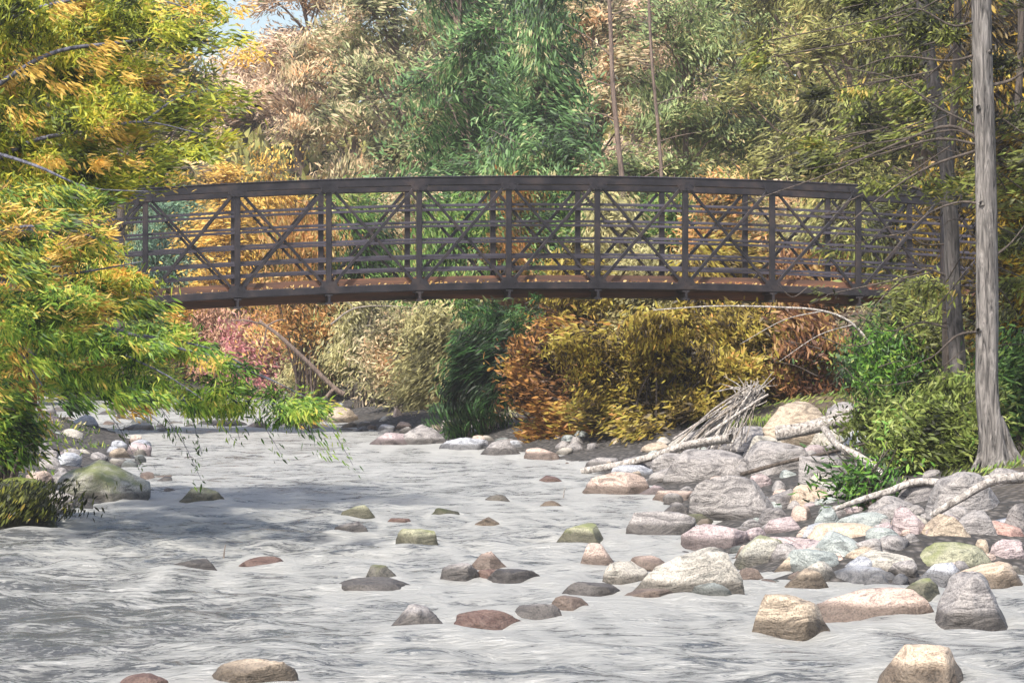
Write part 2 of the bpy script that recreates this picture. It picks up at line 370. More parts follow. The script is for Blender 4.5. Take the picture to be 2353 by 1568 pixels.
def clumps(rs, ell, n, per, sig, shell=0.35):
    """ell: ellipsoids (cx,cy,cz,rx,ry,rz[,weight]); leaf points gathered in clumps that fill them"""
    E = np.array([(e + (1,))[:7] for e in ell], float)
    vol = E[:, 3] * E[:, 4] ** 0.5 * E[:, 5] * E[:, 6]; pr = vol / vol.sum()
    nc = max(int(n / per), 3)
    ci = rs.choice(len(E), nc, p=pr); v = rs.normal(size=(nc, 3)); v /= np.linalg.norm(v, axis=1, keepdims=True)
    rad = rs.uniform(shell, 1, nc) ** 0.6
    v *= rad[:, None]
    c = E[ci, :3] + v * E[ci, 3:6]
    wt = rs.uniform(0.3, 1.7, nc); wt /= wt.sum()
    li = rs.choice(nc, n, p=wt)
    sg = sig * rs.uniform(0.6, 1.4, nc)
    off = rs.normal(size=(n, 3)) * sg[li][:, None] * np.array([[1.25, 1, 0.7]])
    return c[li] + off, c, rs.uniform(0, 1, nc)[li]

NL = 2.0
def canopy(name, parent, ell, n, pal, seed, per=55, sig=0.22, shell=0.35, zmin=None, **kw):
    rs = np.random.RandomState(seed); n = int(n * NL)
    p, c, cr = clumps(rs, ell, n, per, sig, shell)
    if zmin is not None: p = p[p[:, 2] > zmin]; cr = cr[:len(p)]
    V, T = leaves(p, rs, seed=seed, **kw)
    rnd = np.clip(0.65 * rs.uniform(0, 1, len(p)) + 0.35 * cr[:len(p)], 0, 1)
    o = link(name, np_mesh(name, V, T, np.repeat(rnd, 6)), FMAT(pal), parent)
    return o, c

def tree(name, cat, label, X, d, topY, hw, pal, seed, n=9000, base=None, bark=BARKF, L=(0.16, 0.34), bias=(0, 0, -0.25), group=None, lean=0.0,
         rtrunk=0.11, conifer=False, bottomY=None, **kw):
    rnd = random.Random(seed)
    x = (X - 1176) / FP * d; z0 = max(gz(x, d), 0.0) - 0.1
    zt = EYE + (735 - topY) / FP * d; rw = hw / FP * d
    e = empty(name, (x, d, z0), label, cat, group)
    H = zt - z0
    tb = Tubes()
    wobx = [rnd.uniform(-0.25, 0.25) for _ in range(5)]
    tp = [Vector((x + lean * t * H + wobx[i] * (i > 0), d + 0.3 * wobx[(i + 2) % 5], z0 + H * t * 0.93)) for i, t in enumerate((0, .25, .5, .75, 1))]
    tb.add(tp, rtrunk, rtrunk * 0.2, 4, 7, 0.06, flare=rtrunk * 0.7)
    ell = []
    zb = z0 + H * 0.12 if bottomY is None else EYE + (735 - bottomY) / FP * d
    if conifer:
        k = 9
        for i in range(k):
            t = i / (k - 1); zz = zb + (zt - zb) * t; rr = rw * (1.05 - 0.8 * t)
            for s_ in range(3):
                a = rnd.uniform(0, 6.28)
                ell.append((x + lean * (zz - z0) + math.cos(a) * rr * 0.45, d + math.sin(a) * rr * 0.4, zz + rnd.uniform(-.2, .2), rr * 0.62, rr * 0.5, (zt - zb) / k * 0.75))
    else:
        k = max(6, int((zt - zb) / 0.9))
        for i in range(k):
            t = (i + rnd.uniform(0, 1)) / k; zz = zb + (zt - zb) * t; rr = rw * (0.62 + 0.38 * math.sin(math.pi * min(1, t * 0.9 + 0.15)))
            for s_ in range(5):
                ell.append((x + lean * (zz - z0) + rnd.uniform(-.95, .95) * rr, d + rnd.uniform(-.7, .7) * rr, zz + rnd.uniform(-.3, .3), rr * rnd.uniform(0.2, 0.42), rr * 0.35, rr * rnd.uniform(0.10, 0.26)))
    kw.setdefault('swirl', 1.5); kw.setdefault('k', 2.2)
    crown, c = canopy('crown', e, ell, int(n * 0.85), pal, seed, L=L, bias=bias, **kw)
    for el_ in ell:
        t = min(max((el_[2] - z0) / H - 0.12, 0.05), 0.95) * 4; i = int(t); st = tp[i].lerp(tp[min(i + 1, 4)], t - i)
        tg = Vector(el_[:3]); md = st.lerp(tg, 0.55) + Vector((rnd.uniform(-.2, .2), rnd.uniform(-.2, .2), rnd.uniform(0.0, 0.35)))
        tb.add([st, md, tg, tg + Vector((rnd.uniform(-.5, .5), rnd.uniform(-.3, .3), rnd.uniform(-.3, .4)))], rtrunk * 0.32, 0.006, 3, 4)
    for i in range(0, len(c), 3):
        q = Vector(c[i]); tb.add([q, q + Vector((rnd.uniform(-.5, .5), rnd.uniform(-.2, .2), rnd.uniform(-.4, .4))), q + Vector((rnd.uniform(-.9, .9), rnd.uniform(-.3, .3), rnd.uniform(-.5, .5)))], 0.016, 0.005, 3, 4)
    link('trunk', tb.mesh('trunk'), bark, e)
    return e

def shrub(name, cat, label, X, d, topY, botY, hw, pal, seed, n=5000, L=(0.1, 0.22), group=None, bark=BARK, nb=14, stem=0.02, **kw):
    """a bush of several stems: ellipsoids fill the given outline"""
    rnd = random.Random(seed); x = (X - 1176) / FP * d
    g_ = max(gz(x, d), 0.0)
    zt = EYE + (735 - topY) / FP * d; zb = max(EYE + (735 - botY) / FP * d, g_ + 0.05); rw = hw / FP * d
    e = empty(name, (x, d, g_), label, cat, group)
    ell = []; H = zt - zb
    nb2 = int(nb * 2.3)
    for i in range(nb2):
        t = rnd.uniform(0, 1) ** 0.85; zz = zb + H * (0.03 + 0.95 * t); rr = rw * math.sqrt(max(0.05, 1 - t ** 2.4)) * (1.18 if rnd.random() < .2 else rnd.uniform(.7, 1)) * (0.85 + 0.15 * min(1, t * 4))
        a_ = rnd.uniform(-1, 1)
        ell.append((x + a_ * rr, d + rnd.uniform(-.75, .75) * min(rr, 1.2), zz - 0.25 * H * a_ * a_ * t, rw * rnd.uniform(.14, .34), min(rw, 1.2) * 0.3, max(H * rnd.uniform(.05, .12), 0.06)))
    crown, c = canopy('foliage', e, ell, n, pal, seed, L=L, **kw)
    tb = Tubes()
    for el_ in ell[:nb + 8]:
        a = Vector((x + rnd.uniform(-.3, .3) * rw, d + rnd.uniform(-.2, .2), g_ - 0.08)); q = Vector(el_[:3])
        tb.add([a, a.lerp(q, .5) + Vector((rnd.uniform(-.12, .12), 0, 0.15)), q, q + Vector((rnd.uniform(-.3, .3), rnd.uniform(-.2, .2), rnd.uniform(-.05, .3)))], stem, 0.004, 4, 5)
    link('stems', tb.mesh('stems'), bark, e)
    return e

# ------------------------------------------------------------------ the bridge
A8 = R(8.0); DB = 38.0; WB = 1.79; PAN = 1.333; S0 = -0.04
bn = Vector((-math.sin(A8), math.cos(A8), 0)); bt = Vector((math.cos(A8), math.sin(A8), 0))
def ztop(s): return 3.83 - 0.0055 * (s - 6.4) ** 2
HB = 1.67
m, nt, b = newmat('weathered_steel')
g = N(nt, 'ShaderNodeNewGeometry')
n1 = N(nt, 'ShaderNodeTexNoise', Scale=3.0, Detail=7.0, Roughness=0.65); nt.links.new(g.outputs['Position'], n1.inputs['Vector'])
r = ramp(nt, n1.outputs['Fac'], [(0.34, (0.012,0.011,0.014)), (0.5, (0.028,0.025,0.03)), (0.66, (0.06,0.045,0.042)), (0.8, (0.06,0.058,0.075))])
nt.links.new(r.outputs[0], b.inputs['Base Color']); b.inputs['Roughness'].default_value = 0.38; b.inputs['Metallic'].default_value = 0.3
bu = N(nt, 'ShaderNodeBump', Strength=0.3, Distance=0.01); nt.links.new(n1.outputs['Fac'], bu.inputs['Height']); nt.links.new(bu.outputs[0], b.inputs['Normal'])
STEEL = m
m, nt, b = newmat('weathered_deck_timber')
g = N(nt, 'ShaderNodeNewGeometry'); n1 = N(nt, 'ShaderNodeTexNoise', Scale=6.0, Detail=6.0); nt.links.new(g.outputs['Position'], n1.inputs['Vector'])
r = ramp(nt, n1.outputs['Fac'], [(0.35, (0.07,0.05,0.04)), (0.65, (0.22,0.16,0.12))]); nt.links.new(r.outputs[0], b.inputs['Base Color']); b.inputs['Roughness'].default_value = 0.85
TIMBER = m
m, nt, b = newmat('rusty_steel')
n1 = N(nt, 'ShaderNodeTexNoise', Scale=9.0, Detail=7.0, Roughness=0.65)
r = ramp(nt, n1.outputs['Fac'], [(0.36, (0.04,0.028,0.025)), (0.52, (0.13,0.06,0.035)), (0.68, (0.24,0.10,0.05))])
nt.links.new(r.outputs[0], b.inputs['Base Color']); b.inputs['Roughness'].default_value = 0.7
RUST = m
m, nt, b = newmat('rail_steel')
n1 = N(nt, 'ShaderNodeTexNoise', Scale=7.0, Detail=6.0, Roughness=0.65)
r = ramp(nt, n1.outputs['Fac'], [(0.36, (0.04,0.036,0.044)), (0.6, (0.11,0.10,0.13))])  # lighter than the truss steel, highlights on rails put into the colour
nt.links.new(r.outputs[0], b.inputs['Base Color']); b.inputs['Roughness'].default_value = 0.32; b.inputs['Metallic'].default_value = 0.4
RAILM = m
def bp(s, q, z): return bn * (DB + q) + bt * s + Vector((0, 0, z))
BR = empty('truss_footbridge', bp(6.4, WB / 2, 2.15), 'dark weathered steel footbridge with X braced railing trusses crossing the river', 'bridge')
def sweep(name, path, hw_, hh, mat, uq=None):
    """rectangular section swept along (s, q, z) points; edges are chamfered"""
    ch = min(hw_, hh) * 0.18
    prof = [(-hw_, -hh + ch), (-hw_ + ch, -hh), (hw_ - ch, -hh), (hw_, -hh + ch), (hw_, hh - ch), (hw_ - ch, hh), (-hw_ + ch, hh), (-hw_, hh - ch)]
    V = []; F = []; n = len(path)
    pts = [bp(*p) for p in path]
    for i, p in enumerate(pts):
        t = (pts[min(i + 1, n - 1)] - pts[max(i - 1, 0)]).normalized()
        a = bn; u = t.cross(a).normalized() * -1
        for (c, h) in prof: V.append(p + a * c + u * h)
    for i in range(n - 1):
        for k in range(8): F.append((i*8+k, i*8+(k+1) % 8, (i+1)*8+(k+1) % 8, (i+1)*8+k))
    F.append(tuple(range(7, -1, -1))); F.append(tuple(range((n-1)*8, n*8)))
    me = bpy.data.meshes.new(name); me.from_pydata([tuple(v) for v in V], [], F); me.update()
    return link(name, me, mat, BR)
K0, K1 = -3, 11
sA, sB = S0 + PAN * K0, S0 + PAN * K1
ss = np.linspace(sA, sB, 57)
for q, side in ((0.0, 1), (WB, -1)):
    sweep('top_chord', [(s, q, ztop(s) - 0.06) for s in ss], 0.055, 0.062, STEEL)
    sweep('bottom_chord', [(s, q, ztop(s) - HB + 0.055) for s in ss], 0.06, 0.055, STEEL)
    sweep('chord_highlight_plate', [(s, q, ztop(s) + 0.008) for s in ss], 0.072, 0.006, RAILM)  # added thin plate in lighter steel, draws the highlight line along the chord
    inn = 0.075 if side == 1 else -0.075
    for fr_ in (0.245, 0.395, 0.545, 0.69, 0.80):
        sweep('handrail', [(s, q + inn, ztop(s) - HB * fr_) for s in ss], 0.018, 0.020, RAILM)
    sweep('toe_plate', [(s, q + inn * 1.3, ztop(s) - HB + 0.165) for s in ss], 0.008, 0.045, RUST)
    for k in range(K0, K1 + 1):
        s = S0 + PAN * k; zt = ztop(s)
        sweep('post', [(s, q, zt - HB + 0.112), (s, q, zt - 0.124)], 0.042, 0.042, STEEL)
        if k < K1:
            s2 = s + PAN
            za, zb_ = zt - HB + 0.13, ztop(s2) - 0.14
            zc, zd = zt - 0.14, ztop(s2) - HB + 0.13
            qq = q - side * 0.012
            sweep('brace', [(s + 0.06, qq, za), (s2 - 0.06, qq, zb_)], 0.018, 0.024, STEEL)
            sweep('brace', [(s + 0.06, q + side * 0.030, zc), (s2 - 0.06, q + side * 0.030, zd)], 0.016, 0.021, STEEL)
for k in range(K0, K1 + 1):
    s = S0 + PAN * k; zt = ztop(s)
    sweep('floor_beam', [(s, -0.115, zt - HB - 0.075), (s, WB + 0.115, zt - HB - 0.075)], 0.0, 0.0, STEEL) if False else None
    V = []; 
    me = bpy.data.meshes.new('floor_beam')
    hs, hz = 0.055, 0.072; z_ = zt - HB - 0.075
    for (qa) in (-0.085, WB + 0.085):
        for (a, h) in ((-hs, -hz), (hs, -hz), (hs, -hz * .7), (hs * .35, -hz * .6), (hs * .35, hz * .6), (hs, hz * .7), (hs, hz), (-hs, hz), (-hs, hz * .7), (-hs * .35, hz * .6), (-hs * .35, -hz * .6), (-hs, -hz * .7)):
            V.append(tuple(bp(s + a, qa, z_ + h)))
    F = [(i, (i + 1) % 12, 12 + (i + 1) % 12, 12 + i) for i in range(12)] + [tuple(range(11, -1, -1)), tuple(range(12, 24))]
    me.from_pydata(V, [], F); me.update(); link('floor_beam', me, STEEL, BR)
for k in range(K0, K1 + 1):
    s = S0 + PAN * k
    for zc, hh in ((ztop(s) - 0.10, 0.085), (ztop(s) - HB + 0.10, 0.085)):
        prof = [(-.15, hh * .2), (-.09, -hh), (.09, -hh), (.15, hh * .2), (.15, hh), (-.15, hh)] if zc > 3 else [(-.15, -hh), (.15, -hh), (.15, -hh * .2), (.09, hh), (-.09, hh), (-.15, -hh * .2)]
        V = [tuple(bp(s + a, qq, zc + h)) for qq in (-0.069, -0.0625) for a, h in prof]
        for a, h in ((-.09, 0), (.09, 0), (0, hh * .5), (0, -hh * .5)):
            for qq in (-0.080, -0.0685):
                for u in range(6): V.append(tuple(bp(s + a + .012 * math.cos(u * 1.047), qq, zc + h + .012 * math.sin(u * 1.047))))
        F = [tuple(range(6)), tuple(range(11, 5, -1))] + [(i, (i + 1) % 6, 6 + (i + 1) % 6, 6 + i) for i in range(6)]
        for b0 in range(12, 60, 12): F += [tuple(range(b0, b0 + 6))] + [(b0 + i, b0 + (i + 1) % 6, b0 + 6 + (i + 1) % 6, b0 + 6 + i) for i in range(6)]
        me = bpy.data.meshes.new('gusset_plate'); me.from_pydata(V, [], F); me.update(); link('gusset_plate', me, STEEL, BR)
# deck planks, one mesh; stringers
V = []; F = []
s = sA + 0.01; i = 0
while s < sB - 0.12:
    z = ztop(s) - HB + 0.085 + (i % 3) * 0.003
    o = len(V)
    for a in (s, s + 0.135):
        for (q, h) in ((0.085, -0.03), (WB - 0.085, -0.03), (WB - 0.085, 0.0), (0.085, 0.0)): V.append(tuple(bp(a, q, z + h)))
    F += [(o, o+1, o+2, o+3), (o+7, o+6, o+5, o+4), (o, o+4, o+5, o+1), (o+1, o+5, o+6, o+2), (o+2, o+6, o+7, o+3), (o+3, o+7, o+4, o)]
    s += 0.145; i += 1
me = bpy.data.meshes.new('deck'); me.from_pydata(V, [], F); me.update(); link('deck', me, TIMBER, BR)
for q in (0.45, WB / 2, WB - 0.45):
    sweep('stringer', [(s, q, ztop(s) - HB - 0.035) for s in ss], 0.03, 0.085, RUST)
# abutments
m, nt, b = newmat('rough_concrete'); n1 = N(nt, 'ShaderNodeTexNoise', Scale=5.0, Detail=8.0)
r = ramp(nt, n1.outputs['Fac'], [(0.3, (0.16,0.15,0.14)), (0.7, (0.36,0.34,0.31))]); nt.links.new(r.outputs[0], b.inputs['Base Color']); b.inputs['Roughness'].default_value = 0.9
for s_, wd, lab in ((sA - 0.3, 'left', 'concrete abutment block under the left end of the footbridge'), (sB + 0.3, 'right', 'concrete abutment block under the right end of the footbridge')):
    V = []; zt = ztop(s_) - HB - 0.16
    for a, hh in ((1.0, -2.3), (1.0, -0.35), (0.7, -0.25), (0.7, 0.0)):
        for (x_, q_) in ((-0.7, -0.6), (0.7, -0.6), (0.7, WB + 0.6), (-0.7, WB + 0.6)):
            V.append(tuple(bp(s_ + x_ * a, q_ if a == 1 else (q_ * 0.8 if q_ < 0 else WB + 0.45), zt + hh)))
    F = []
    for l in range(3):
        for k in range(4): F.append((l*4+k, l*4+(k+1) % 4, (l+1)*4+(k+1) % 4, (l+1)*4+k))
    F += [(3, 2, 1, 0), (12, 13, 14, 15)]
    me = bpy.data.meshes.new('bridge_abutment'); me.from_pydata(V, [], F); me.update()
    o = link('bridge_abutment', me, m); tag(o, lab, 'abutment', 'bridge abutments')
# leaf litter caught on the deck edge and chord
rs = np.random.RandomState(4); n = 900
S = rs.uniform(sA, sB, n); q = np.where(rs.uniform(size=n) < 0.5, rs.uniform(-0.05, 0.05, n), rs.uniform(0.1, WB - 0.1, n))
pts = np.array([bp(a, b_, ztop(a) - HB + (0.113 if b_ < 0.06 else 0.098)) for a, b_ in zip(S, q)])
V, T = leaves(pts, rs, L=(0.04, 0.09), W=0.6, bias=(0.6, 0, 0.15), swirl=0.2, seed=4)
tag(link('fallen_leaves', np_mesh('fallen_leaves', V, T, np.repeat(rs.uniform(0.3, 1, n), 6)), FMAT('litter')), 'yellow and brown autumn leaves lying along the bridge deck edge', 'fallen leaves', kind='stuff')

# ------------------------------------------------------------------ background forest
BG = 'autumn trees behind the bridge'
TREES = [
 # name, X, d, topY, half width, palette, n, conifer, label
 ('broadleaf_tree', -60, 66, -180, 170, 'yellowgreen', 7000, 0, 'tall yellow green tree at the far left edge behind the overhanging branches'),
 ('broadleaf_tree', 140, 70, -150, 160, 'yellowgreen', 10000, 0, 'tall yellow green tree in the upper left behind the near branches'),
 ('broadleaf_tree', 320, 74, -130, 150, 'olive', 11000, 0, 'tall olive yellow tree just left of the sky gap'),
 ('broadleaf_tree', 470, 88, 160, 130, 'peach', 9000, 0, 'hazy tan and green tree below the sky gap'),
 ('broadleaf_tree', 585, 90, 120, 110, 'peach', 10000, 0, 'pale peach tree right below the patch of sky'),
 ('broadleaf_tree', 690, 80, -80, 115, 'peach', 14000, 0, 'tall pale peach tree to the right of the sky gap'),
 ('broadleaf_tree', 800, 76, -120, 110, 'peachgreen', 11000, 0, 'tall peach and green tree left of the dark conifers'),
 ('broadleaf_tree', 905, 64, -160, 130, 'conifer2', 13000, 0, 'mixed green and peach tree left of the spreading conifer'),
 ('conifer_tree', 1060, 60, -220, 225, 'conifer', 19000, 1, 'spreading mid green conifer in the middle behind the bridge'),
 ('conifer_tree', 1250, 58, -120, 170, 'conifer', 17000, 1, 'darkest conifer with drooping boughs right of midspan'),
 ('broadleaf_tree', 1370, 68, -160, 115, 'peachgreen', 11000, 0, 'peach and green tree behind the bare slender trunk'),
 ('broadleaf_tree', 1470, 74, -220, 125, 'peach', 12000, 0, 'pale orange tree right of the conifers'),
 ('broadleaf_tree', 1570, 62, -60, 125, 'sage', 13000, 0, 'sage green tree above the right half of the bridge'),
 ('broadleaf_tree', 1700, 64, -160, 140, 'sage', 14000, 0, 'bright sage tree with orange flecks above the right railing'),
 ('broadleaf_tree', 1840, 60, -200, 140, 'olive', 14000, 0, 'olive tree left of the leaning grey trunk'),
 ('broadleaf_tree', 1975, 56, -200, 140, 'olive', 14000, 0, 'olive tree directly behind the leaning grey trunk'),
 ('broadleaf_tree', 2110, 52, -200, 130, 'darkolive', 14000, 0, 'dark olive tree between the two grey trunks'),
 ('broadleaf_tree', 2330, 46, -200, 120, 'darkgold', 12000, 0, 'dark tree with gold leaves right of the thick trunk'),
]
for i, (nm, X, d, ty_, hw_, pal, n, con, lab) in enumerate(TREES):
    tree(nm, 'tree', lab, X, d, ty_, hw_, pal, 100 + i, n=n, conifer=bool(con), group=BG,
         L=(0.18, 0.42) if d > 64 else (0.16, 0.36), W=0.2, bias=(0, 0, -0.5) if con else (0.05, 0, -0.3), sig=0.26)
# taller second row that closes the gaps on the slope behind
for i, (X, d, ty_, pal, lab) in enumerate([(230, 96, -60, 'yellowgreen', 'far yellow tree on the slope behind the olive tree at left'), (1000, 92, -300, 'conifer2', 'far blue green conifer on the slope between the conifers'),
        (1180, 94, -300, 'conifer', 'far dark conifer on the slope behind midspan'), (1330, 92, -300, 'sage', 'far sage tree on the slope right of the conifers'), (1640, 90, -300, 'peachgreen', 'far orange flecked tree on the slope above the right railing'),
        (1780, 88, -300, 'olive', 'far olive tree on the slope above the right railing'), (1920, 86, -300, 'olive', 'far olive tree on the slope near the leaning trunk'),
        (2060, 84, -300, 'darkolive', 'far dark tree on the slope left of the thick trunk'), (2230, 80, -300, 'darkolive', 'far dark tree on the slope behind the thick trunk'), (60, 92, -100, 'yellowgreen', 'far yellow green tree on the slope at the left edge')]):
    tree('broadleaf_tree' if 'onifer' not in lab else 'conifer_tree', 'tree', lab, X, d, ty_, 140, pal, 160 + i, n=8000, conifer='onifer' in lab, group='trees high on the slope', L=(0.28, 0.6), W=0.24, sig=0.4)

UB = 'understorey bushes behind the bridge'
UNDER = [
 (60, 56, 380, 'gold', 'golden bush behind the left end of the bridge'),
 (190, 55, 430, 'yellowgreen', 'yellow green bush behind the left end of the bridge'),
 (390, 53, 440, 'teal', 'teal green bush seen through the leftmost visible railing panel'),
 (520, 56, 380, 'gold', 'golden yellow bush rising behind the left railing'),
 (630, 57, 370, 'gold', 'tall golden bush rising above the left third of the railing'),
 (590, 51, 480, 'teal', 'teal green bush low behind the second railing panel'),
 (700, 50, 450, 'orange', 'orange red bush behind the third post of the railing'),
 (820, 51, 430, 'green', 'green bush behind the left middle of the railing'),
 (930, 52, 400, 'peachgreen', 'tan and green bush behind the middle of the railing'),
 (1040, 49, 440, 'green', 'bright green bush behind the middle of the railing'),
 (1190, 50, 440, 'orange', 'red orange bush behind midspan'),
 (1290, 50, 450, 'green', 'green bush right of the red orange one at midspan'),
 (1410, 49, 440, 'paleolive', 'pale olive bush behind the right middle railing'),
 (1530, 50, 430, 'green', 'leafy green bush behind the right middle railing'),
 (1660, 49, 430, 'orange', 'orange bush behind the right part of the railing'),
 (1790, 50, 440, 'peachgreen', 'tan bush behind the right part of the railing'),
 (1920, 49, 430, 'olive', 'olive bush behind the overgrown right end of the bridge'),
 (2050, 48, 430, 'darkolive', 'dark olive bush behind the overgrown right end of the bridge'),
 (2200, 46, 380, 'darkgold', 'dark gold bush between the trunks behind the bridge end'),
]
for i, (X, d, ty_, pal, lab) in enumerate(UNDER):
    if X < 660: d = 60 + (i % 3)
    shrub('bush', 'bush', lab, X, d, ty_, 715 if X < 690 else 800, 85, pal, 200 + i, n=5200, L=(0.10, 0.24), W=0.24, sig=0.2, group=UB, bias=(0, 0, -0.2), bark=BARKF)

SB = 'bushes on the far bank under the bridge'
SHORE = [
 (40, 52, 690, 900, 110, 'green', 'green bush on the far left bank'),
 (180, 55, 700, 905, 100, 'yellowgreen', 'yellow green bush on the far bank at left'),
 (310, 56, 700, 908, 90, 'leftgreen', 'fresh green bush on the far bank at left'),
 (420, 59.5, 690, 900, 80, 'gold', 'golden bush on the far bank at the water edge'),
 (500, 59, 690, 895, 80, 'salmon', 'salmon coloured bush on the far bank'),
 (575, 56.2, 735, 900, 80, 'crimson', 'crimson pink bush on the far bank'),
 (690, 57, 690, 905, 75, 'salmon', 'salmon and green bush right of the crimson one'),
 (740, 52, 690, 930, 85, 'paleolive', 'pale olive bush behind the leaning dead stem'),
 (840, 47, 695, 955, 85, 'paleolive', 'pale yellow green bush on the right bank under the bridge'),
 (930, 44, 700, 975, 75, 'peachgreen', 'tan bush left of the dark cedar'),
 (1000, 42, 710, 985, 60, 'paleolive', 'pale bush directly behind the dark cedar'),
 (1190, 40, 690, 990, 70, 'salmon', 'rusty pink bush right of the dark cedar'),
]
for i, (X, d, ty_, by_, hw_, pal, lab) in enumerate(SHORE):
    shrub('bush', 'bush', lab, X, d, ty_, by_, hw_, pal, 240 + i, n=5600, L=(0.09, 0.22), W=0.22, sig=0.17, group=SB, bark=BARKP)

# dark cedar hanging under the bridge
e = shrub('cedar_shrub', 'cedar', 'dark green weeping cedar under the middle of the bridge', 1110, 36.6, 690, 1000, 105, 'cedar', 300, n=3, nb=4)
ell = []; rr_ = random.Random(31)
for i in range(34):
    X0 = 1160 + rr_.uniform(-95, 75); X1 = X0 - rr_.uniform(20, 120); Y0 = rr_.uniform(695, 760); Y1 = min(rr_.uniform(840, 1030), 1030); dd = 36.6 + rr_.uniform(-.5, .5)
    m_ = 7
    for t in np.linspace(0, 1, m_):
        p = P(X0 + (X1 - X0) * t ** 1.4, Y0 + (Y1 - Y0) * t, dd); ell.append((p.x, p.y, p.z, 0.05 + 0.05 * math.sin(3.1 * t), 0.08, (Y1 - Y0) / m_ / FP * dd * .6))
for o in list(e.children):
    if o.name.startswith('foliage'): bpy.data.objects.remove(o)
canopy('foliage', e, ell, 9000, 'cedar', 301, per=28, sig=0.055, L=(0.10, 0.30), W=0.11, bias=(-0.5, 0, -1.2), swirl=0.9, k=2.6, shell=0.0)

# bronze bushes of the right bank
JB = 'bronze bushes right of the cedar'
for i, (X, d, ty_, by_, hw_, pal, n, lab) in enumerate([
  (1310, 43, 560, 900, 100, 'bronze', 6000, 'bronze bush behind the deck just right of the cedar'),
  (1480, 43.5, 590, 900, 120, 'paleolive', 6000, 'yellowish bush behind the deck under the right half of the bridge'),
  (1660, 43, 570, 900, 120, 'bronze', 7000, 'bronze bush behind the deck above the pale root fan'),
  (1830, 43, 590, 900, 110, 'rust', 6000, 'rust tinted bush behind the deck near the dark shrubs')]):
    shrub('bush', 'bush', lab, X, d, ty_, by_, hw_, pal, 310 + i, n=n, L=(0.10, 0.24), W=0.24, sig=0.16, group=JB, nb=16, bias=(-0.2, 0, -0.2), swirl=1.2, k=2.6)
def mound(lab, blobs, pal, seed, n, d, root, sig=0.11):
    """a loose arching bush: blobs are (X, Y, half width, half height) in the outline it has"""
    rr_ = random.Random(seed); ell = []
    for (X, Y, hx, hy) in blobs:
        for _ in range(9):
            a_ = rr_.uniform(0, 6.28); q_ = rr_.uniform(.2, 1.08)
            p = P(X + math.cos(a_) * hx * q_, Y + math.sin(a_) * hy * q_, d + rr_.uniform(-.6, .6))
            ell.append((p.x, p.y, p.z, hx * rr_.uniform(.22, .42) / FP * d, 0.16, hy * rr_.uniform(.12, .28) / FP * d))
    rp = P(root[0], root[1], d); g_ = gz(rp.x, d)
    e = empty('bush', (rp.x, d, g_), lab, 'bush', JB)
    canopy('foliage', e, ell, n, pal, seed, L=(0.08, 0.20), W=0.25, sig=sig, per=45, shell=0.1, bias=(-0.45, 0, -0.3), swirl=1.1, k=2.6, jit=0.85)
    tb = Tubes()
    for el_ in ell[::2]:
        q = Vector(el_[:3]); a = Vector((rp.x + rr_.uniform(-.25, .25), d + rr_.uniform(-.1, .1), g_ - .1))
        tb.add([a, a.lerp(q, .5) + Vector((0, 0, rr_.uniform(.1, .35))), q, q + Vector((rr_.uniform(-.4, .3), -.1, rr_.uniform(-.25, .1)))], .016, .003, 5, 5)
    link('stems', tb.mesh('stems'), BARK, e)
mound('loose orange tinted bronze bush drooping to the water right of the cedar', [(1265,900,60,70),(1290,980,60,60),(1320,830,80,70),(1360,1000,50,30),(1250,800,50,60)], 'rustgold', 320, 11000, 34.5, (1340, 1030))
mound('broad arching bronze bush over the dark hollow at the water', [(1420,800,100,60),(1400,900,80,70),(1500,860,90,60),(1470,960,70,40),(1560,930,70,40),(1540,780,100,50),(1620,850,80,50)], 'bronze', 321, 17000, 33, (1480, 1000))
mound('bronze bush hanging behind the bleached root fan', [(1680,770,100,45),(1700,850,70,40),(1790,790,80,50),(1640,900,60,30),(1770,870,60,30)], 'bronze', 322, 10000, 34.2, (1760, 930))
mound('tangled rust brown bush above the bank between root fan and dark shrubs', [(1860,800,70,60),(1900,880,60,40),(1820,890,50,25)], 'rust', 323, 5000, 34, (1870, 920))

# shrubs at the right end, in front of the bridge
RB = 'shrubs at the right end of the bridge'
for i, (X, d, ty_, by_, hw_, pal, n, lab) in enumerate([
  (2050, 33, 715, 900, 80, 'green', 3400, 'leafy green shrub in front of the right railing'),
  (2110, 31, 640, 930, 70, 'darkolive', 3400, 'dark tangled shrub hiding the right end of the bridge'),
  (2050, 27, 780, 960, 60, 'brightgreen', 2000, 'bright green leafy plant below the right end of the bridge'),
  (2160, 27, 720, 1000, 60, 'darkolive', 2800, 'green shrub left of the trunk bases'),
  (2040, 25, 930, 1060, 55, 'weed', 2000, 'pale green weeds behind the bent grey branch'),
  (2130, 23, 930, 1105, 75, 'weed', 4600, 'large mound of pale green weeds left of the thick trunk'),
  (2190, 23.5, 880, 1095, 50, 'weed', 2800, 'upright weeds at the foot of the leaning trunk'),
  (2000, 20.6, 1080, 1140, 32, 'brightgreen', 450, 'small bright green tuft at the tip of the bent grey branch'),
  (2335, 25, 300, 800, 55, 'darkgold', 5000, 'gold leaved shrub right of the thick trunk'),
  (2345, 24, 750, 1080, 55, 'green', 4500, 'green shrub low behind the thick trunk at the right edge')]):
    shrub('shrub', 'shrub', lab, X, d, ty_, by_, hw_, pal, 340 + i, n=int(n * 1.3), L=(0.06, 0.16), W=0.24, sig=0.13, group=RB, bias=(-0.15, 0, 0.0), swirl=1.2, k=4.0, jit=1.2)

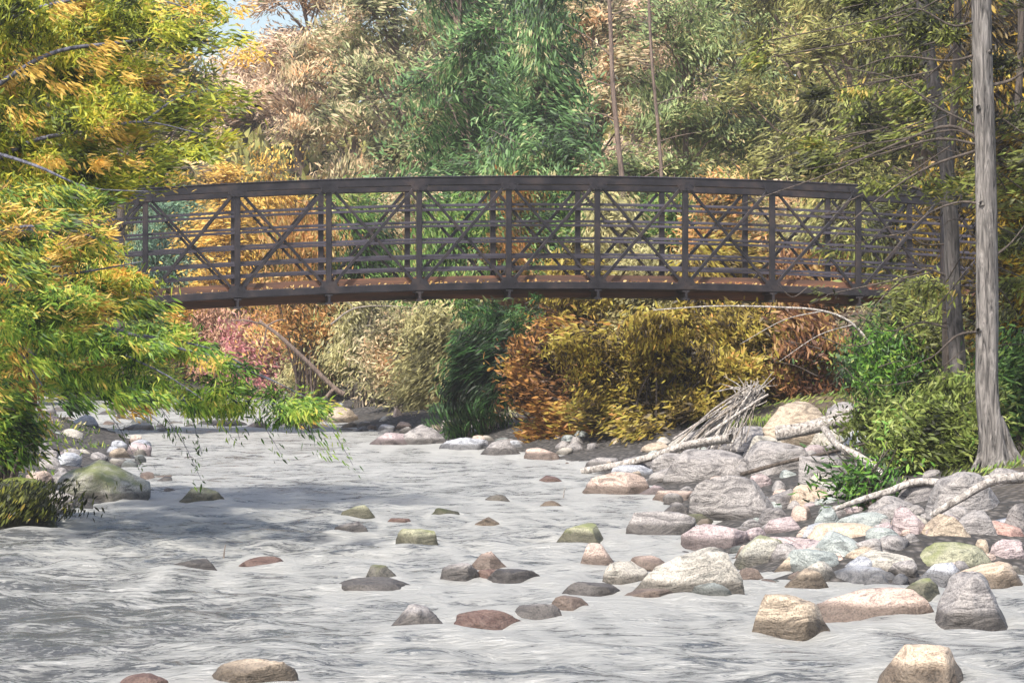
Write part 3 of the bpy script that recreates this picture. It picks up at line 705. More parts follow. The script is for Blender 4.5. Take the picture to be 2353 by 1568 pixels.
# ------------------------------------------------------------------ big trunks at the right
def px_tubes(specs, mat, name, parent):
    tb = Tubes()
    for sp in specs:
        pts, d, r0, r1 = sp[:4]; kw = sp[4] if len(sp) > 4 else {}
        tb.add([P(p[0], p[1], p[2] if len(p) > 2 else d) for p in pts], r0, r1, kw.get('n', 5), kw.get('sides', 6), kw.get('rough', 0.05), kw.get('flare', 0))
    return link(name, tb.mesh(name), mat, parent)
def limbs_of(specs, mat, name, parent):
    for sp in specs: px_tubes([sp], mat, name, parent)
x, d, z = onground(2285, 1075)
D1 = d; e = empty('grey_barked_tree', (x, D1, z), 'thick grey straight trunk with flared roots at the right edge', 'tree')
rw = 25 / FP * D1
trunk_pts = [(2288, 1085), (2278, 1000), (2268, 880), (2268, 700), (2266, 500), (2262, 300), (2256, 100), (2252, -150), (2250, -500)]
px_tubes([(trunk_pts, D1, rw * 1.12, rw * 0.85, dict(n=8, sides=18, rough=0.06, flare=rw * 0.7))] +
         [([(2275 + a * .3, 960), (2285 + a, 1040), (2290 + a * 2.0, 1088, D1 - 0.12)], D1, rw * 0.6, rw * 0.2, dict(n=6, sides=8)) for a in (-30, -14, 6, 28, 44)], BARKL, 'trunk', e)
for (kx, ky, kr) in ((2250, 250, .035), (2256, 470, .04), (2275, 620, .035), (2250, 760, .03), (2272, 120, .03)):
    tb = Tubes(); a = P(kx, ky, D1 - rw * .55); tb.add([a + Vector((0, rw * .4, 0)), a, a + Vector(((kx - 2262) * .0016, -.035, .012))], kr, kr * .55, 4, 9, .12)
    link('knot', tb.mesh('knot'), BARKL, e)
specs = []
for (pts, r_) in [([(2262,330),(2180,290),(2060,330),(1900,400),(1700,470)],.018), ([(2262,335),(2150,320),(2000,360),(1850,390)],.014), ([(2262,345),(2230,350),(2120,390),(2000,470),(1900,560)],.016),
                  ([(2262,470),(2200,465),(2120,500),(2030,600)],.014), ([(2262,120),(2180,140),(2060,130),(1960,160)],.014), ([(2262,200),(2330,180),(2400,120)],.02), ([(2262,600),(2320,560),(2380,480)],.015),
                  ([(2258,40),(2190,60),(2100,20),(2000,60)],.014), ([(2264,760),(2200,770),(2140,820),(2060,850)],.012), ([(2264,300),(2160,250),(2050,180),(1900,150)],.012), ([(2264,330),(2200,300),(2120,310),(1990,330),(1880,310)],.012)]:
    specs.append((pts, D1, r_, 0.003))
limbs_of(specs, BARK, 'branch', e)
ell = [(x + a, D1 + b_, c, 1.0, 0.9, 0.5) for a, b_, c in ((-0.4, 0, 6.3), (.8, .3, 7.0), (0, -.3, 7.6), (-.8, .4, 6.9), (1.3, 0, 6.0))]
canopy('crown', e, ell, 4000, 'darkolive', 360, L=(0.1, 0.2), W=0.3)
rr_ = random.Random(12); ell = []; tb = Tubes()
for _ in range(85):
    X = rr_.uniform(1720, 2400) ; Y = rr_.uniform(-30, 720)
    if X < 2000 - 0.25 * (Y - 100) and rr_.random() < .6: continue
    if 380 < Y < 720 and X < 2180 and rr_.random() < .82: continue
    p = P(X, Y, D1 + rr_.uniform(.1, 1.4)); w_ = rr_.uniform(25, 65) / FP * D1
    ell.append((p.x, p.y, p.z, w_, .15, w_ * rr_.uniform(.15, .35)))
    q = P(2262, Y - rr_.uniform(20, 120), D1); md = p.lerp(q, .5) + Vector((0, 0, .12))
    tb.add([q.lerp(md, .7), p + Vector((w_ * .6, 0, .03)), p, p + Vector((-w_ * 1.2, 0, -.08))], .007, .002, 4, 4)
for _ in range(60):
    X = rr_.uniform(1850, 2380); Y = rr_.uniform(0, 900); q = P(X, Y, D1 + rr_.uniform(.2, 2)); L_ = rr_.uniform(.15, .55); s_ = rr_.choice((-1, -1, 1))
    tb.add([q, q + Vector((s_ * L_ * .5, 0, rr_.uniform(-.1, .12))), q + Vector((s_ * L_, 0, rr_.uniform(-.25, .2)))], .006, .0015, 4, 4)
tag(link('twigs', tb.mesh('twigs'), BARK, e), kind='stuff')
canopy('crown', e, ell, 5200, 'darkolive', 365, per=30, sig=0.06, L=(0.06, 0.14), W=0.24, bias=(-0.8, 0, -0.35), swirl=1.0, k=3.0, shell=0.0)
x, d, z = onground(2212, 1000); D2 = 24.5
x = (2212 - 1176) / FP * D2; z = gz(x, D2)
e = empty('leaning_tree', (x, D2, z), 'slender grey trunk leaning left of the thick trunk', 'tree')
r2_ = 17 / FP * D2
px_tubes([([(2222, 1000), (2208, 900), (2192, 700), (2184, 500), (2170, 350), (2142, 180), (2125, 60), (2110, -100), (2100, -350)], D2, r2_ * 1.15, r2_ * 0.8, dict(n=6, sides=12, rough=0.07, flare=r2_ * .4))], BARKM, 'trunk', e)
limbs_of([([(2180,480),(2100,430),(2000,440),(1880,500)], D2, .016, .003), ([(2175,400),(2110,330),(2010,300),(1880,330),(1760,380)], D2, .016, .003), ([(2150,200),(2080,160),(2000,170),(1880,130)], D2, .014, .003),
          ([(2190,640),(2120,620),(2030,680),(1960,780)], D2, .014, .003), ([(2140,180),(2200,90),(2230,-20)], D2, .016, .005), ([(2195,760),(2120,740),(2040,760),(1960,720)], D2, .012, .003)], BARK, 'branch', e)
D3 = 25.5; x = (2175 - 1176) / FP * D3
e = empty('dark_tree', (x, D3, gz(x, D3)), 'thin dark trunk standing behind the leaning grey trunk', 'tree')
px_tubes([([(2180, 980), (2176, 800), (2178, 600), (2182, 400), (2195, 200), (2200, 0), (2205, -250)], D3, 12 / FP * D3, 8 / FP * D3, dict(n=5, sides=9, rough=.08))], BARK, 'trunk', e)
limbs_of([([(2180,300),(2120,220),(2070,120),(2060,20)], D3, .014, .003), ([(2178,560),(2120,560),(2050,520),(1980,560)], D3, .012, .003), ([(2195,220),(2240,160),(2330,120)], D3, .012, .003)], BARK, 'branch', e)
x = (2332 - 1176) / FP * 27
e = empty('dark_tree', (x, 27, gz(x, 27)), 'thin dark trunk at the right edge behind the thick trunk', 'tree')
px_tubes([([(2335, 1000), (2338, 700), (2330, 400), (2345, 100), (2340, -250)], 27, .05, .03, dict(n=5, sides=8, rough=.08)), ([(2335,620),(2310,520),(2300,420)], 27, .012, .003), ([(2332,420),(2300,330),(2290,260)], 27, .012, .003)], BARK, 'trunk', e)

# slender bare trunks in the distance
for (pts, dd, r_, lab) in [([(1432,470),(1420,330),(1408,200),(1403,80),(1396,-80)], 50, .06, 'slender bare trunk standing behind the right middle of the bridge'),
                           ([(1520,440),(1512,300),(1498,150),(1490,0),(1485,-80)], 56, .045, 'thinner bare trunk right of the slender one'),
                           ([(278,420),(272,330),(268,250),(275,150),(285,60),(262,-60)], 44, .07, 'dark crooked trunk above the left end of the bridge')]:
    p0 = P(*pts[0], dd); g_ = gz(p0.x, dd)
    e = empty('bare_tree', (p0.x, dd, g_), lab, 'tree', 'bare slender trees')
    tb = Tubes(); q = tb.add([Vector((p0.x, dd, g_ - 0.1))] + [P(a, b_, dd) for a, b_ in pts], r_, r_ * 0.6, 5, 8, .05)
    rnd = random.Random(int(dd))
    for i in range(6, len(q), 3):
        a = Vector(q[i]); s_ = rnd.choice((-1, 1))
        tb.add([a, a + Vector((s_ * rnd.uniform(.2, .5), 0, rnd.uniform(.1, .4))), a + Vector((s_ * rnd.uniform(.6, 1.3), 0, rnd.uniform(-.1, .9)))], r_ * .3, .004, 3, 4)
    link('trunk', tb.mesh('trunk'), BARKF if dd > 45 else BARK, e)

# crooked dead limb above the left railing, leaning dead stem under the bridge, arching bare branch
e = empty('dead_limb', P(275, 420, 42), 'crooked dark dead limb curling above the left railing', 'branch')
px_tubes([([(275,425),(300,400),(345,372),(400,375),(440,400)], 42, .045, .012), ([(300,400),(318,385),(330,360),(322,330)], 42, .03, .006), ([(180,395),(230,415),(275,425)], 42, .03, .03), ([(300,430),(360,412),(430,385),(445,395)], 42, .035, .01), ([(380,378),(395,350),(392,320),(410,290)], 42, .02, .005), ([(395,350),(440,380),(480,340)], 42, .012, .004)], BARK, 'limb', e)
x, d, z = onground(775, 900); 
e = empty('leaning_dead_stem', P(770, 895, 47), 'brown dead stem leaning across the pale bushes under the bridge', 'branch')
px_tubes([([(790,905),(765,888),(700,825),(640,770),(595,738)], 46, .05, .03), ([(605,745),(560,735),(520,738)], 46, .02, .005), ([(610,750),(640,735),(660,735)], 46, .02, .005), ([(612,755),(605,790),(590,820)], 46, .015, .005), ([(770,890),(730,930),(690,950)], 46, .04, .02)], BARKF, 'stem', e)
e = empty('arching_branch', P(1950, 760, 31), 'long pale bare branch arching under the right half of the bridge', 'branch')
px_tubes([([(2040,880),(2010,810),(1960,745),(1890,714),(1780,705),(1640,703),(1500,712)], 31, .02, .006), ([(1890,714),(1800,735),(1700,790)], 31, .008, .003), ([(1960,745),(1880,770),(1790,830)], 31, .008, .003)], DRIFT, 'branch', e)
e = empty('arching_branch', P(820, 720, 45), 'pale thin branch below the left middle of the bridge', 'branch')
px_tubes([([(760,745),(815,708),(900,703),(1000,712)], 45, .018, .005), ([(815,708),(790,690),(770,700)], 45, .01, .004)], BARKP, 'branch', e)

# ------------------------------------------------------------------ overhanging tree of the left bank
DL = 21.0
e = empty('overhanging_tree', (-5.6, 22.5, gz(-5.6, 22.5)), 'large overhanging tree with layered yellow green leaves filling the left side', 'tree')
tb = Tubes()
tb.add([(-5.7, 22.5, 0.2), (-5.6, 22.4, 1.5), (-5.5, 22.0, 3.0), (-5.3, 21.6, 4.6), (-5.0, 21.6, 6.4)], .16, .06, 6, 12, .08, flare=.1)
limbs = [([(-80,690,21),(0,698,21),(180,735,20.5),(380,790,20),(520,832,20),(640,880,20)], .026, .004), ([(-60,735,21),(30,790,20.5),(100,890,20),(130,950,20)], .014, .003), ([(-60,740,21),(60,800,20.5),(160,880,20.5),(280,930,20)], .016, .003),
         ([(-80,640,21),(80,640,20.5),(220,620,20),(330,600,20)], .018, .003), ([(-80,560,21),(60,520,20),(200,540,20),(300,600,20)], .016, .003), ([(-80,420,22),(60,330,22),(200,300,22),(330,280,22),(470,310,22)], .024, .004),
         ([(-80,250,22),(100,130,22),(260,100,22),(420,90,22),(560,130,22)], .024, .004), ([(-80,100,22),(80,20,22),(300,-10,22),(500,40,22)], .02, .004), ([(180,735,20.5),(260,800,20),(380,860,20),(470,920,20)], .012, .003),
         ([(-80,330,22),(80,380,21),(200,430,21),(340,440,21)], .018, .003), ([(330,280,22),(420,220,22),(520,210,22),(590,270,22)], .012, .003), ([(330,770,20),(480,800,20),(600,860,20),(700,910,20)], .010, .003)]
for pts, r0, r1 in limbs: tb.add([P(*p) for p in pts], r0, r1, 5, 6)
link('trunk', tb.mesh('trunk'), TWIGB, e)
def pe(X, Y, rx, ry, d, wgt=1.0, dy=0.5):
    p = P(X, Y, d); return (p.x, p.y, p.z, rx / FP * d, dy, ry / FP * d, wgt)
def sprays(poly_fn, n, seed, rx, ry, d):
    rr_ = random.Random(seed); out = []
    while len(out) < n:
        X, Y, wgt = poly_fn(rr_)
        if wgt <= 0: continue
        out.append(pe(X, Y, rr_.uniform(*rx), rr_.uniform(*ry), d + rr_.uniform(-1.2, 1.2), wgt, 0.18))
    return out
def up_fn(r_):
    X = r_.uniform(-120, 590); Y = r_.uniform(-40, 440)
    lim = 560 - 0.9 * max(0, Y - 230)
    return X, Y, 0 if X > lim else max(0.12, 1.15 - X / 480)
def mid_fn(r_):
    X = r_.uniform(-100, 330); Y = r_.uniform(430, 720); return X, Y, 1.0 if X < 190 + 0.55 * (Y - 430) else 0
def low_fn(r_):
    X = r_.uniform(-100, 760); Y = r_.uniform(660, 975)
    top = 665 + max(0, X - 300) * 0.66; bot = 912 + 0.075 * X
    return X, Y, 0 if (Y < top or Y > bot) else 1.0
kw_ = dict(per=45, shell=0.0)
canopy('crown', e, sprays(up_fn, 130, 1, (35, 85), (8, 22), 22.5), 26000, 'yellowgreen', 400, sig=0.07, L=(0.06, 0.15), W=0.2, bias=(0.9, 0, -0.35), swirl=1.1, k=2.6, **kw_)
canopy('crown', e, sprays(up_fn, 110, 8, (10, 32), (3, 9), 22.5), 3600, 'gold', 404, sig=0.06, L=(0.05, 0.14), W=0.2, bias=(0.9, 0, -0.35), swirl=1.1, k=2.6, **kw_)
canopy('crown', e, sprays(mid_fn, 70, 2, (35, 80), (5, 13), 20.5), 11500, 'leftmix', 401, sig=0.05, L=(0.05, 0.15), W=0.17, bias=(1.3, 0, -0.35), swirl=0.7, k=2.4, **kw_)
canopy('crown', e, sprays(low_fn, 130, 3, (30, 80), (3, 9), 20.0), 13000, 'leftgreen', 402, sig=0.045, L=(0.05, 0.14), W=0.17, bias=(1.2, 0, -0.55), swirl=0.8, k=2.8, **kw_)
canopy('crown', e, sprays(lambda r_: (lambda q: q if r_.random() < .5 else low_fn(r_))(mid_fn(r_)), 130, 5, (10, 30), (2, 6), 20.3), 2400, 'gold', 403, sig=0.05, L=(0.05, 0.14), W=0.16, bias=(1.2, 0, -0.4), swirl=0.8, k=2.4, **kw_)
# drooping twigs over the water
tb = Tubes(); rnd = random.Random(9); tips = []
for (a, b_) in [(330,900),(420,910),(520,905),(600,915),(560,930),(690,930),(660,950),(300,930),(480,940),(380,960),(720,940),(250,950)]:
    p0 = P(a, b_, 20); dx = rnd.uniform(0.1, 0.45); L_ = rnd.uniform(0.2, 0.5)
    pts = [p0, p0 + Vector((dx * .5, 0, -L_ * .4)), p0 + Vector((dx, 0, -L_))]
    q = tb.add(pts, .004, .0015, 4, 4); tips += [Vector(v) for v in q[2:]]
link('hanging_twigs', tb.mesh('hanging_twigs'), TWIGB, e)
rs = np.random.RandomState(7); tp_ = np.array(tips)[rs.randint(0, len(tips), 420)] + rs.normal(size=(420, 3)) * np.array([[.045, .03, .025]])
V, T = leaves(tp_, rs, L=(0.04, 0.10), W=0.22, bias=(0.9, 0, -0.5), seed=7)
link('hanging_leaves', np_mesh('hanging_leaves', V, T, np.repeat(rs.uniform(0.1, .5, 420), 6)), FMAT('leftgreen'), e)
# left bank shrubs
shrub('shrub', 'shrub', 'green and gold shrub on the left bank above the mossy boulder', 0, 22.0, 860, 1060, 55, 'leftgreen', 410, n=2000, L=(0.06, 0.16), W=0.22, sig=0.09, group='left bank shrubs', bias=(0.7, 0, -0.5))
shrub('shrub', 'shrub', 'gold leaved shrub at the far left edge under the branches', -10, 24.0, 700, 1000, 90, 'gold', 411, n=5000, L=(0.06, 0.16), W=0.3, sig=0.09, group='left bank shrubs')

# ------------------------------------------------------------------ stones
def rockmesh(name, w_, dp, h, seed, peak=0.0, sub=4):
    import bmesh
    rnd = random.Random(seed); bm = bmesh.new(); bmesh.ops.create_icosphere(bm, subdivisions=sub, radius=1)
    off = Vector((rnd.uniform(-50, 50), rnd.uniform(-50, 50), rnd.uniform(-50, 50)))
    planes = []
    for _ in range(11):
        n = Vector((rnd.uniform(-1, 1), rnd.uniform(-1, 1), rnd.uniform(-0.1, 1))).normalized(); planes.append((n, rnd.uniform(0.52, 0.88)))
    planes.append((Vector((rnd.uniform(-.25, .25), rnd.uniform(-.3, .1), 1)).normalized(), rnd.uniform(.54, .72)))
    planes.append((Vector((rnd.uniform(-.5, .5), rnd.uniform(-.5, .1), 1)).normalized(), rnd.uniform(.60, .75)))
    pk = rnd.uniform(-0.3, 0.3)
    for v in bm.verts:
        p = v.co.copy()
        r_ = 1 + 0.30 * noise.noise(p * 1.1 + off) + 0.14 * noise.noise(p * 2.6 + off) + 0.05 * noise.noise(p * 6 + off)
        p = p * r_
        for n, d_ in planes:
            k = p.dot(n) - d_
            if k > 0: p -= n * k * 0.9
        p += v.co * 0.03 * noise.noise(p * 9 + off)
        if peak: 
            t = max(p.z, 0); p.x = p.x * (1 - peak * t) + pk * t * peak; p.y *= (1 - peak * .6 * t)
        v.co = p
    zt = max(v.co.z for v in bm.verts); xm = max(abs(v.co.x) for v in bm.verts); ym = max(abs(v.co.y) for v in bm.verts)
    for v in bm.verts:
        v.co.x *= w_ / 2 / xm; v.co.y *= dp / 2 / ym; v.co.z = v.co.z / zt * h * (1.0 if v.co.z > 0 else 0.9)
    me = bpy.data.meshes.new(name); bm.to_mesh(me); bm.free()
    me.polygons.foreach_set('use_smooth', np.ones(len(me.polygons), bool)); return me
ROCKS = [
 # X, Ybottom, width, height, tint, peak, label
 (1410,1136,152,52,'salmon',.15,'salmon orange boulder alone at the water edge, upstream of the grey dome'),
 (1700,1190,185,98,'grey',.1,'large grey domed boulder at the edge of the stone bar'),
 (1795,1170,95,46,'dark',.1,'dark grey rock leaning on the right side of the grey dome'),
 (1865,1162,92,48,'peach',.2,'peach brown boulder right of the grey dome'),
 (1515,1228,155,52,'grey',.1,'long low grey boulder in the shallows left of the bar'),
 (1350,1247,130,42,'olive',.4,'dark olive wedge of rock in the water, tip pointing left'),
 (1375,1306,100,56,'salmon',.2,'pinkish boulder standing in the current left of the big pale boulder'),
 (1585,1370,235,108,'pale',.05,'biggest cream boulder in the water at centre right'),
 (1432,1352,95,62,'pale',.1,'cream lump joined to the left of the biggest cream boulder'),
 (1480,1310,90,32,'salmon',.1,'pinkish slab behind the cream lump'),
 (1640,1378,110,36,'teal',.1,'low grey stone in front of the biggest cream boulder'),
 (1495,1378,150,24,'salmon',.1,'flat pinkish stone at the foot of the biggest cream boulder'),
 (1365,1365,120,26,'grey',.1,'low grey stone left of the cream lump'),
 (1812,1462,180,95,'tan',.35,'pointed tan boulder with dark pits in the lower right water'),
 (2015,1428,250,72,'salmon',.1,'long pale pinkish boulder with a green streak at lower right'),
 (2225,1440,195,122,'grey',.3,'tall grey boulder at lower right'),
 (2155,1570,230,84,'peach',.25,'peach topped boulder half sunk near the bottom right corner'),
 (1650,1262,160,56,'pink',.1,'mauve grey rounded boulder in the middle of the bar'),
 (1755,1290,118,60,'mossy',.45,'peaked grey green boulder on the bar'),
 (1865,1308,135,44,'teal',.1,'flat teal grey slab right of the peaked boulder'),
 (1940,1275,112,52,'teal',.2,'bluish grey boulder behind the teal slab'),
 (1840,1265,115,30,'pink',.1,'rose pink flat stone on the bar'),
 (1940,1236,145,30,'peach',.1,'long peach orange flat stone on the bar'),
 (1800,1222,95,34,'pink',.1,'pink rounded stone behind the rose flat stone'),
 (2088,1252,88,72,'pink',.05,'round pinkish grey boulder on the right of the bar'),
 (2168,1235,120,48,'tan',.1,'tan boulder right of the round pinkish one'),
 (2250,1225,95,52,'grey',.1,'grey boulder right of the tan one'),
 (2028,1262,64,46,'pink',.1,'small mauve block left of the round pinkish boulder'),
 (2185,1300,175,54,'olive',.15,'broad olive grey boulder on the right of the bar'),
 (2305,1228,105,30,'red',.1,'red pink flat stone at the right edge of the bar'),
 (2315,1258,75,32,'pink',.1,'rosy round stone at the right edge below the red one'),
 (2035,1300,135,38,'pale',.1,'pale flat stone below the small mauve block'),
 (2175,1345,140,50,'blue',.15,'bluish white boulder in the right channel'),
 (2290,1350,160,56,'peach',.1,'peach boulder at the right edge of the channel'),
 (1975,1335,160,30,'blue',.1,'low bluish slab in the right channel'),
 (1855,1350,100,42,'tan',.15,'brown rounded stone in front of the teal slab'),
 (1730,1330,70,24,'salmon',.1,'small pink stone beside the biggest cream boulder'),
 (2110,1372,95,40,'olive',.2,'olive stone behind the long pale pinkish boulder'),
 (2235,1190,185,96,'grey',.2,'large grey bank boulder beneath the long log at right'),
 (2340,1195,80,60,'dark',.1,'dark boulder at the right edge behind the bar'),
 (2310,1110,110,36,'grey',.1,'flat grey boulder at the foot of the thick trunk'),
 (2050,1182,140,42,'grey',.1,'purplish grey slab beneath the long log'),
 (1900,1205,72,38,'teal',.1,'teal round stone behind the peach orange flat stone'),
 (1985,1212,130,34,'teal',.1,'pale teal slab behind the peach orange flat stone'),
 (1780,1208,95,42,'dark',.2,'dark wedge below the grey dome'),
 (1580,1205,120,22,'olive',.1,'flat olive stone left below the grey dome'),
 (1560,1150,110,22,'salmon',.1,'low pinkish slab between the salmon boulder and the grey dome'),
 (1640,1095,190,62,'grey',.1,'long grey slab of the bank behind the grey dome'),
 (1800,1080,175,66,'grey',.1,'broad grey boulder of the bank above the grey dome'),
 (1905,1110,140,62,'grey',.1,'grey boulder left of the small green tuft'),
 (1870,1025,170,52,'pale',.1,'pale flat boulder under the squared log'),
 (1925,975,80,52,'grey',.2,'grey rounded boulder in front of the dark shrubs'),
 (1985,1028,82,46,'blue',.1,'whitish boulder behind the bent grey branch'),
 (1600,1040,80,28,'teal',.1,'pale teal stone at the foot of the root fan'),
 (1480,1075,110,30,'dark',.1,'dark slab at the hollow under the bronze bush'),
 (1560,1075,100,34,'grey',.1,'grey slab near the hollow under the bronze bush'),
 (1830,905,130,56,'tan',.1,'brownish boulder under the rust bushes'),
 (825,1190,78,30,'olive',.2,'small olive rock in the open current left of centre'),
 (805,1234,76,36,'dark',.2,'dark grey rock in the current below the small olive one'),
 (952,1256,92,40,'olive',.1,'olive green rock with a pale face in mid river'),
 (912,1208,56,18,'red',.2,'tiny reddish rock in mid river'),
 (1025,1184,66,16,'olive',.1,'thin olive rock breaking the surface in mid river'),
 (1122,1203,60,14,'peach',.1,'thin orange rock breaking the surface in mid river'),
 (1148,1152,66,16,'pale',.1,'cream flat stone upstream in mid river'),
 (1265,1167,66,16,'peach',.1,'yellowish flat stone near the salmon boulder'),
 (1268,1107,58,14,'red',.2,'small brown stone off the right bank'),
 (440,1312,116,26,'dark',.2,'low dark rock in the left of the river'),
 (598,1300,112,20,'red',.1,'low red brown rock in the left of the river'),
 (480,1312,0,0,'tan',.1,''),
 (868,1329,80,30,'mossy',.2,'mossy rock in the lower middle of the river'),
 (868,1358,170,26,'grey',.2,'long flat grey rock below the mossy one'),
 (1058,1332,86,38,'grey',.05,'grey blocky rock left of the big cream boulder group'),
 (1122,1330,66,22,'red',.1,'brownish pink stone beside the grey blocky rock'),
 (1122,1302,86,34,'salmon',.2,'salmon ridge behind the grey blocky rock'),
 (1185,1336,130,26,'dark',.1,'dark low slab right of the brownish pink stone'),
 (962,1446,136,52,'grey',.3,'grey brown rock with a crest in the lower middle'),
 (1120,1432,140,30,'red',.15,'low red brown rock right of the crested one'),
 (1225,1424,130,34,'grey',.15,'low grey rock right of the red brown one'),
 (1302,1394,80,24,'salmon',.1,'small pinkish rock below the left of the cream boulders'),
 (452,1152,104,32,'olive',.25,'olive grey rock off the left bank'),
 (265,1140,76,26,'red',.1,'reddish rock at the foot of the left bank boulder'),
 (205,1142,205,82,'mossy',.1,'big grey mossy boulder on the left bank'),
 (128,1162,95,34,'grey',.1,'grey stone between the mossy boulders at left'),
 (25,1212,210,112,'mossdark',.1,'dark moss covered boulder at the left edge'),
 (560,1575,190,52,'tan',.1,'tan rock cut by the bottom edge of the picture'),
 (320,1572,110,22,'red',.1,'reddish rock at the bottom edge left of the tan one'),
 (700,985,70,16,'salmon',.1,'small salmon stone at the far right bank'),
 (590,982,56,14,'pink',.1,'small pink stone in the far water'),
 (505,978,110,12,'dark',.1,'thin dark ledge in the far water'),
 (960,1022,110,46,'grey',.1,'grey boulder left of the cedar foot'),
 (895,1022,95,28,'pink',.1,'pale pink boulder left of the grey one by the cedar'),
 (1065,1035,95,30,'blue',.1,'pale boulder under the cedar'),
 (1150,1045,90,34,'grey',.1,'grey boulder right of the cedar foot'),
 (1240,1055,80,26,'salmon',.1,'pinkish boulder left of the dark hollow'),
 (1720,1015,120,44,'grey',.1,'grey slab right of the root fan'),
 (1655,1050,90,36,'dark',.1,'dark slab below the root fan'),
 (1450,1095,90,26,'blue',.1,'bluish wet stone at the end of the long pale driftwood log'),
 (1530,1105,85,30,'grey',.1,'grey wet stone below the long pale driftwood log'),
 (1700,1120,0,0,'grey',.1,''),
 (1900,1150,80,40,'grey',.1,'grey stone squeezed above the peach brown boulder'),
 (1985,1110,90,50,'dark',.1,'dark stone under the small green tuft'),
 (2120,1150,110,36,'dark',.1,'dark stone in the shade below the long bleached log'),
 (1760,1050,110,50,'pale',.1,'pale boulder between the squared log and the grey dome'),
 (1390,1075,80,24,'grey',.1,'low grey stone at the hollow under the arching bush'),
 (780,970,110,34,'tan',.1,'tan boulder on the right bank below the pale bushes'),
]
WET = []
for i, (X, Y, w_, h_, tint, pk, lab) in enumerate(ROCKS):
    if not w_: continue
    x, d, z = onground(X, Y)
    ws, hs = w_ / FP * d * 1.26, h_ / FP * d * 1.0
    dp = ws * random.Random(i).uniform(0.6, 0.85)
    me = rockmesh('boulder', ws, dp, hs + 0.02, 500 + i, pk * 0.45)
    if z < 0.06: WET.append((x, d + dp * 0.35, ws, hs))
    nm = 'boulder' if w_ > 100 else 'stone'
    o = link(nm, me, RMAT(tint), None, (x, d + dp * 0.35, z - 0.02)); o.rotation_euler = (0, 0, random.Random(i + 7).uniform(-.25, .25))
    tag(o, lab, nm, 'stones in and beside the river')
# loose cobbles between them (individuals that share six meshes per tint)
CT = ['grey', 'pale', 'tan', 'pink', 'teal', 'blue', 'salmon', 'grey', 'grey']
cob = {}
for t in set(CT):
    for j in range(2):
        me = rockmesh('cobble', 1, .8, .5, hash((len(t), j)) % 997 + j, 0.08, 3); me.materials.append(RMAT(t)); cob[(t, j)] = me
rnd = random.Random(77)
CW = {'grey': 'grey', 'pale': 'cream', 'tan': 'brown', 'pink': 'pink', 'teal': 'greenish', 'blue': 'bluish', 'salmon': 'salmon'}
import re
SHORT = [(r_[0], r_[1], ' '.join(re.split(r' (?:in|at|on|of|off|leaning|standing|joined|alone|behind|below|beside|under|between|with|breaking|left|right|lying|cut|upstream|by|beneath|half)(?= )|,', r_[6])[0].split()[:5])) for r_ in ROCKS if r_[2]]
def nearrocks(X, Y): return sorted(SHORT, key=lambda r_: (r_[0] - X) ** 2 + 6 * (r_[1] - Y) ** 2)[:9]
USED = set()
def cobbles(n, X0, X1, Y0, Y1, wpx, lab, grp, inwater=False):
    k = 0; tries = 0
    while k < n and tries < n * 20:
        tries += 1
        X = rnd.uniform(X0, X1); Y = rnd.uniform(Y0, Y1); x, d, z = onground(X, Y)
        s_ = float(sdist(np.array([x]), np.array([d]))[0])
        if not inwater and s_ < -0.35: continue
        t = rnd.choice(CT); o = bpy.data.objects.new('cobble', cob[(t, rnd.randint(0, 1))]); C.objects.link(o)
        w_ = rnd.uniform(*wpx) / FP * d; zz = gz(x, d)
        o.location = (x, d, max(zz, -0.12 * w_ - 0.02)); o.scale = (w_, w_ * rnd.uniform(.7, 1), w_ * rnd.uniform(.4, .8)); o.rotation_euler = (rnd.uniform(-.2, .2), rnd.uniform(-.2, .2), rnd.uniform(0, 6.28))
        for nr in nearrocks(X, Y):
            L_ = ' '.join(f"{'big' if w_ * FP / d > (wpx[0] + wpx[1]) / 2 else 'small'} {CW[t]} cobble {'left of' if X < nr[0] else 'right of'} the {nr[2]}, {'above' if Y < nr[1] else 'below'} its foot".split()[:16])
            if L_ not in USED: break
        USED.add(L_); tag(o, L_, 'cobble', grp); k += 1
cobbles(104, 1480, 2352, 1140, 1350, (38, 100), 'loose river cobble lying among the boulders of the right stone bar', 'cobbles on the right bar')
cobbles(50, 1440, 2150, 990, 1140, (34, 90), 'loose cobble on the upper right bank below the bronze bushes', 'cobbles on the upper right bank')
cobbles(48, 760, 1480, 965, 1080, (24, 62), 'small cobble along the right shore under the bridge', 'cobbles on the far right shore')
cobbles(84, 60, 440, 930, 1140, (30, 80), 'pinkish or grey cobble on the left gravel shore under the branches', 'cobbles on the left shore', True)
cobbles(14, 250, 900, 905, 960, (14, 34), 'small stone in the far shallows beyond the bridge', 'stones in the far shallows', True)

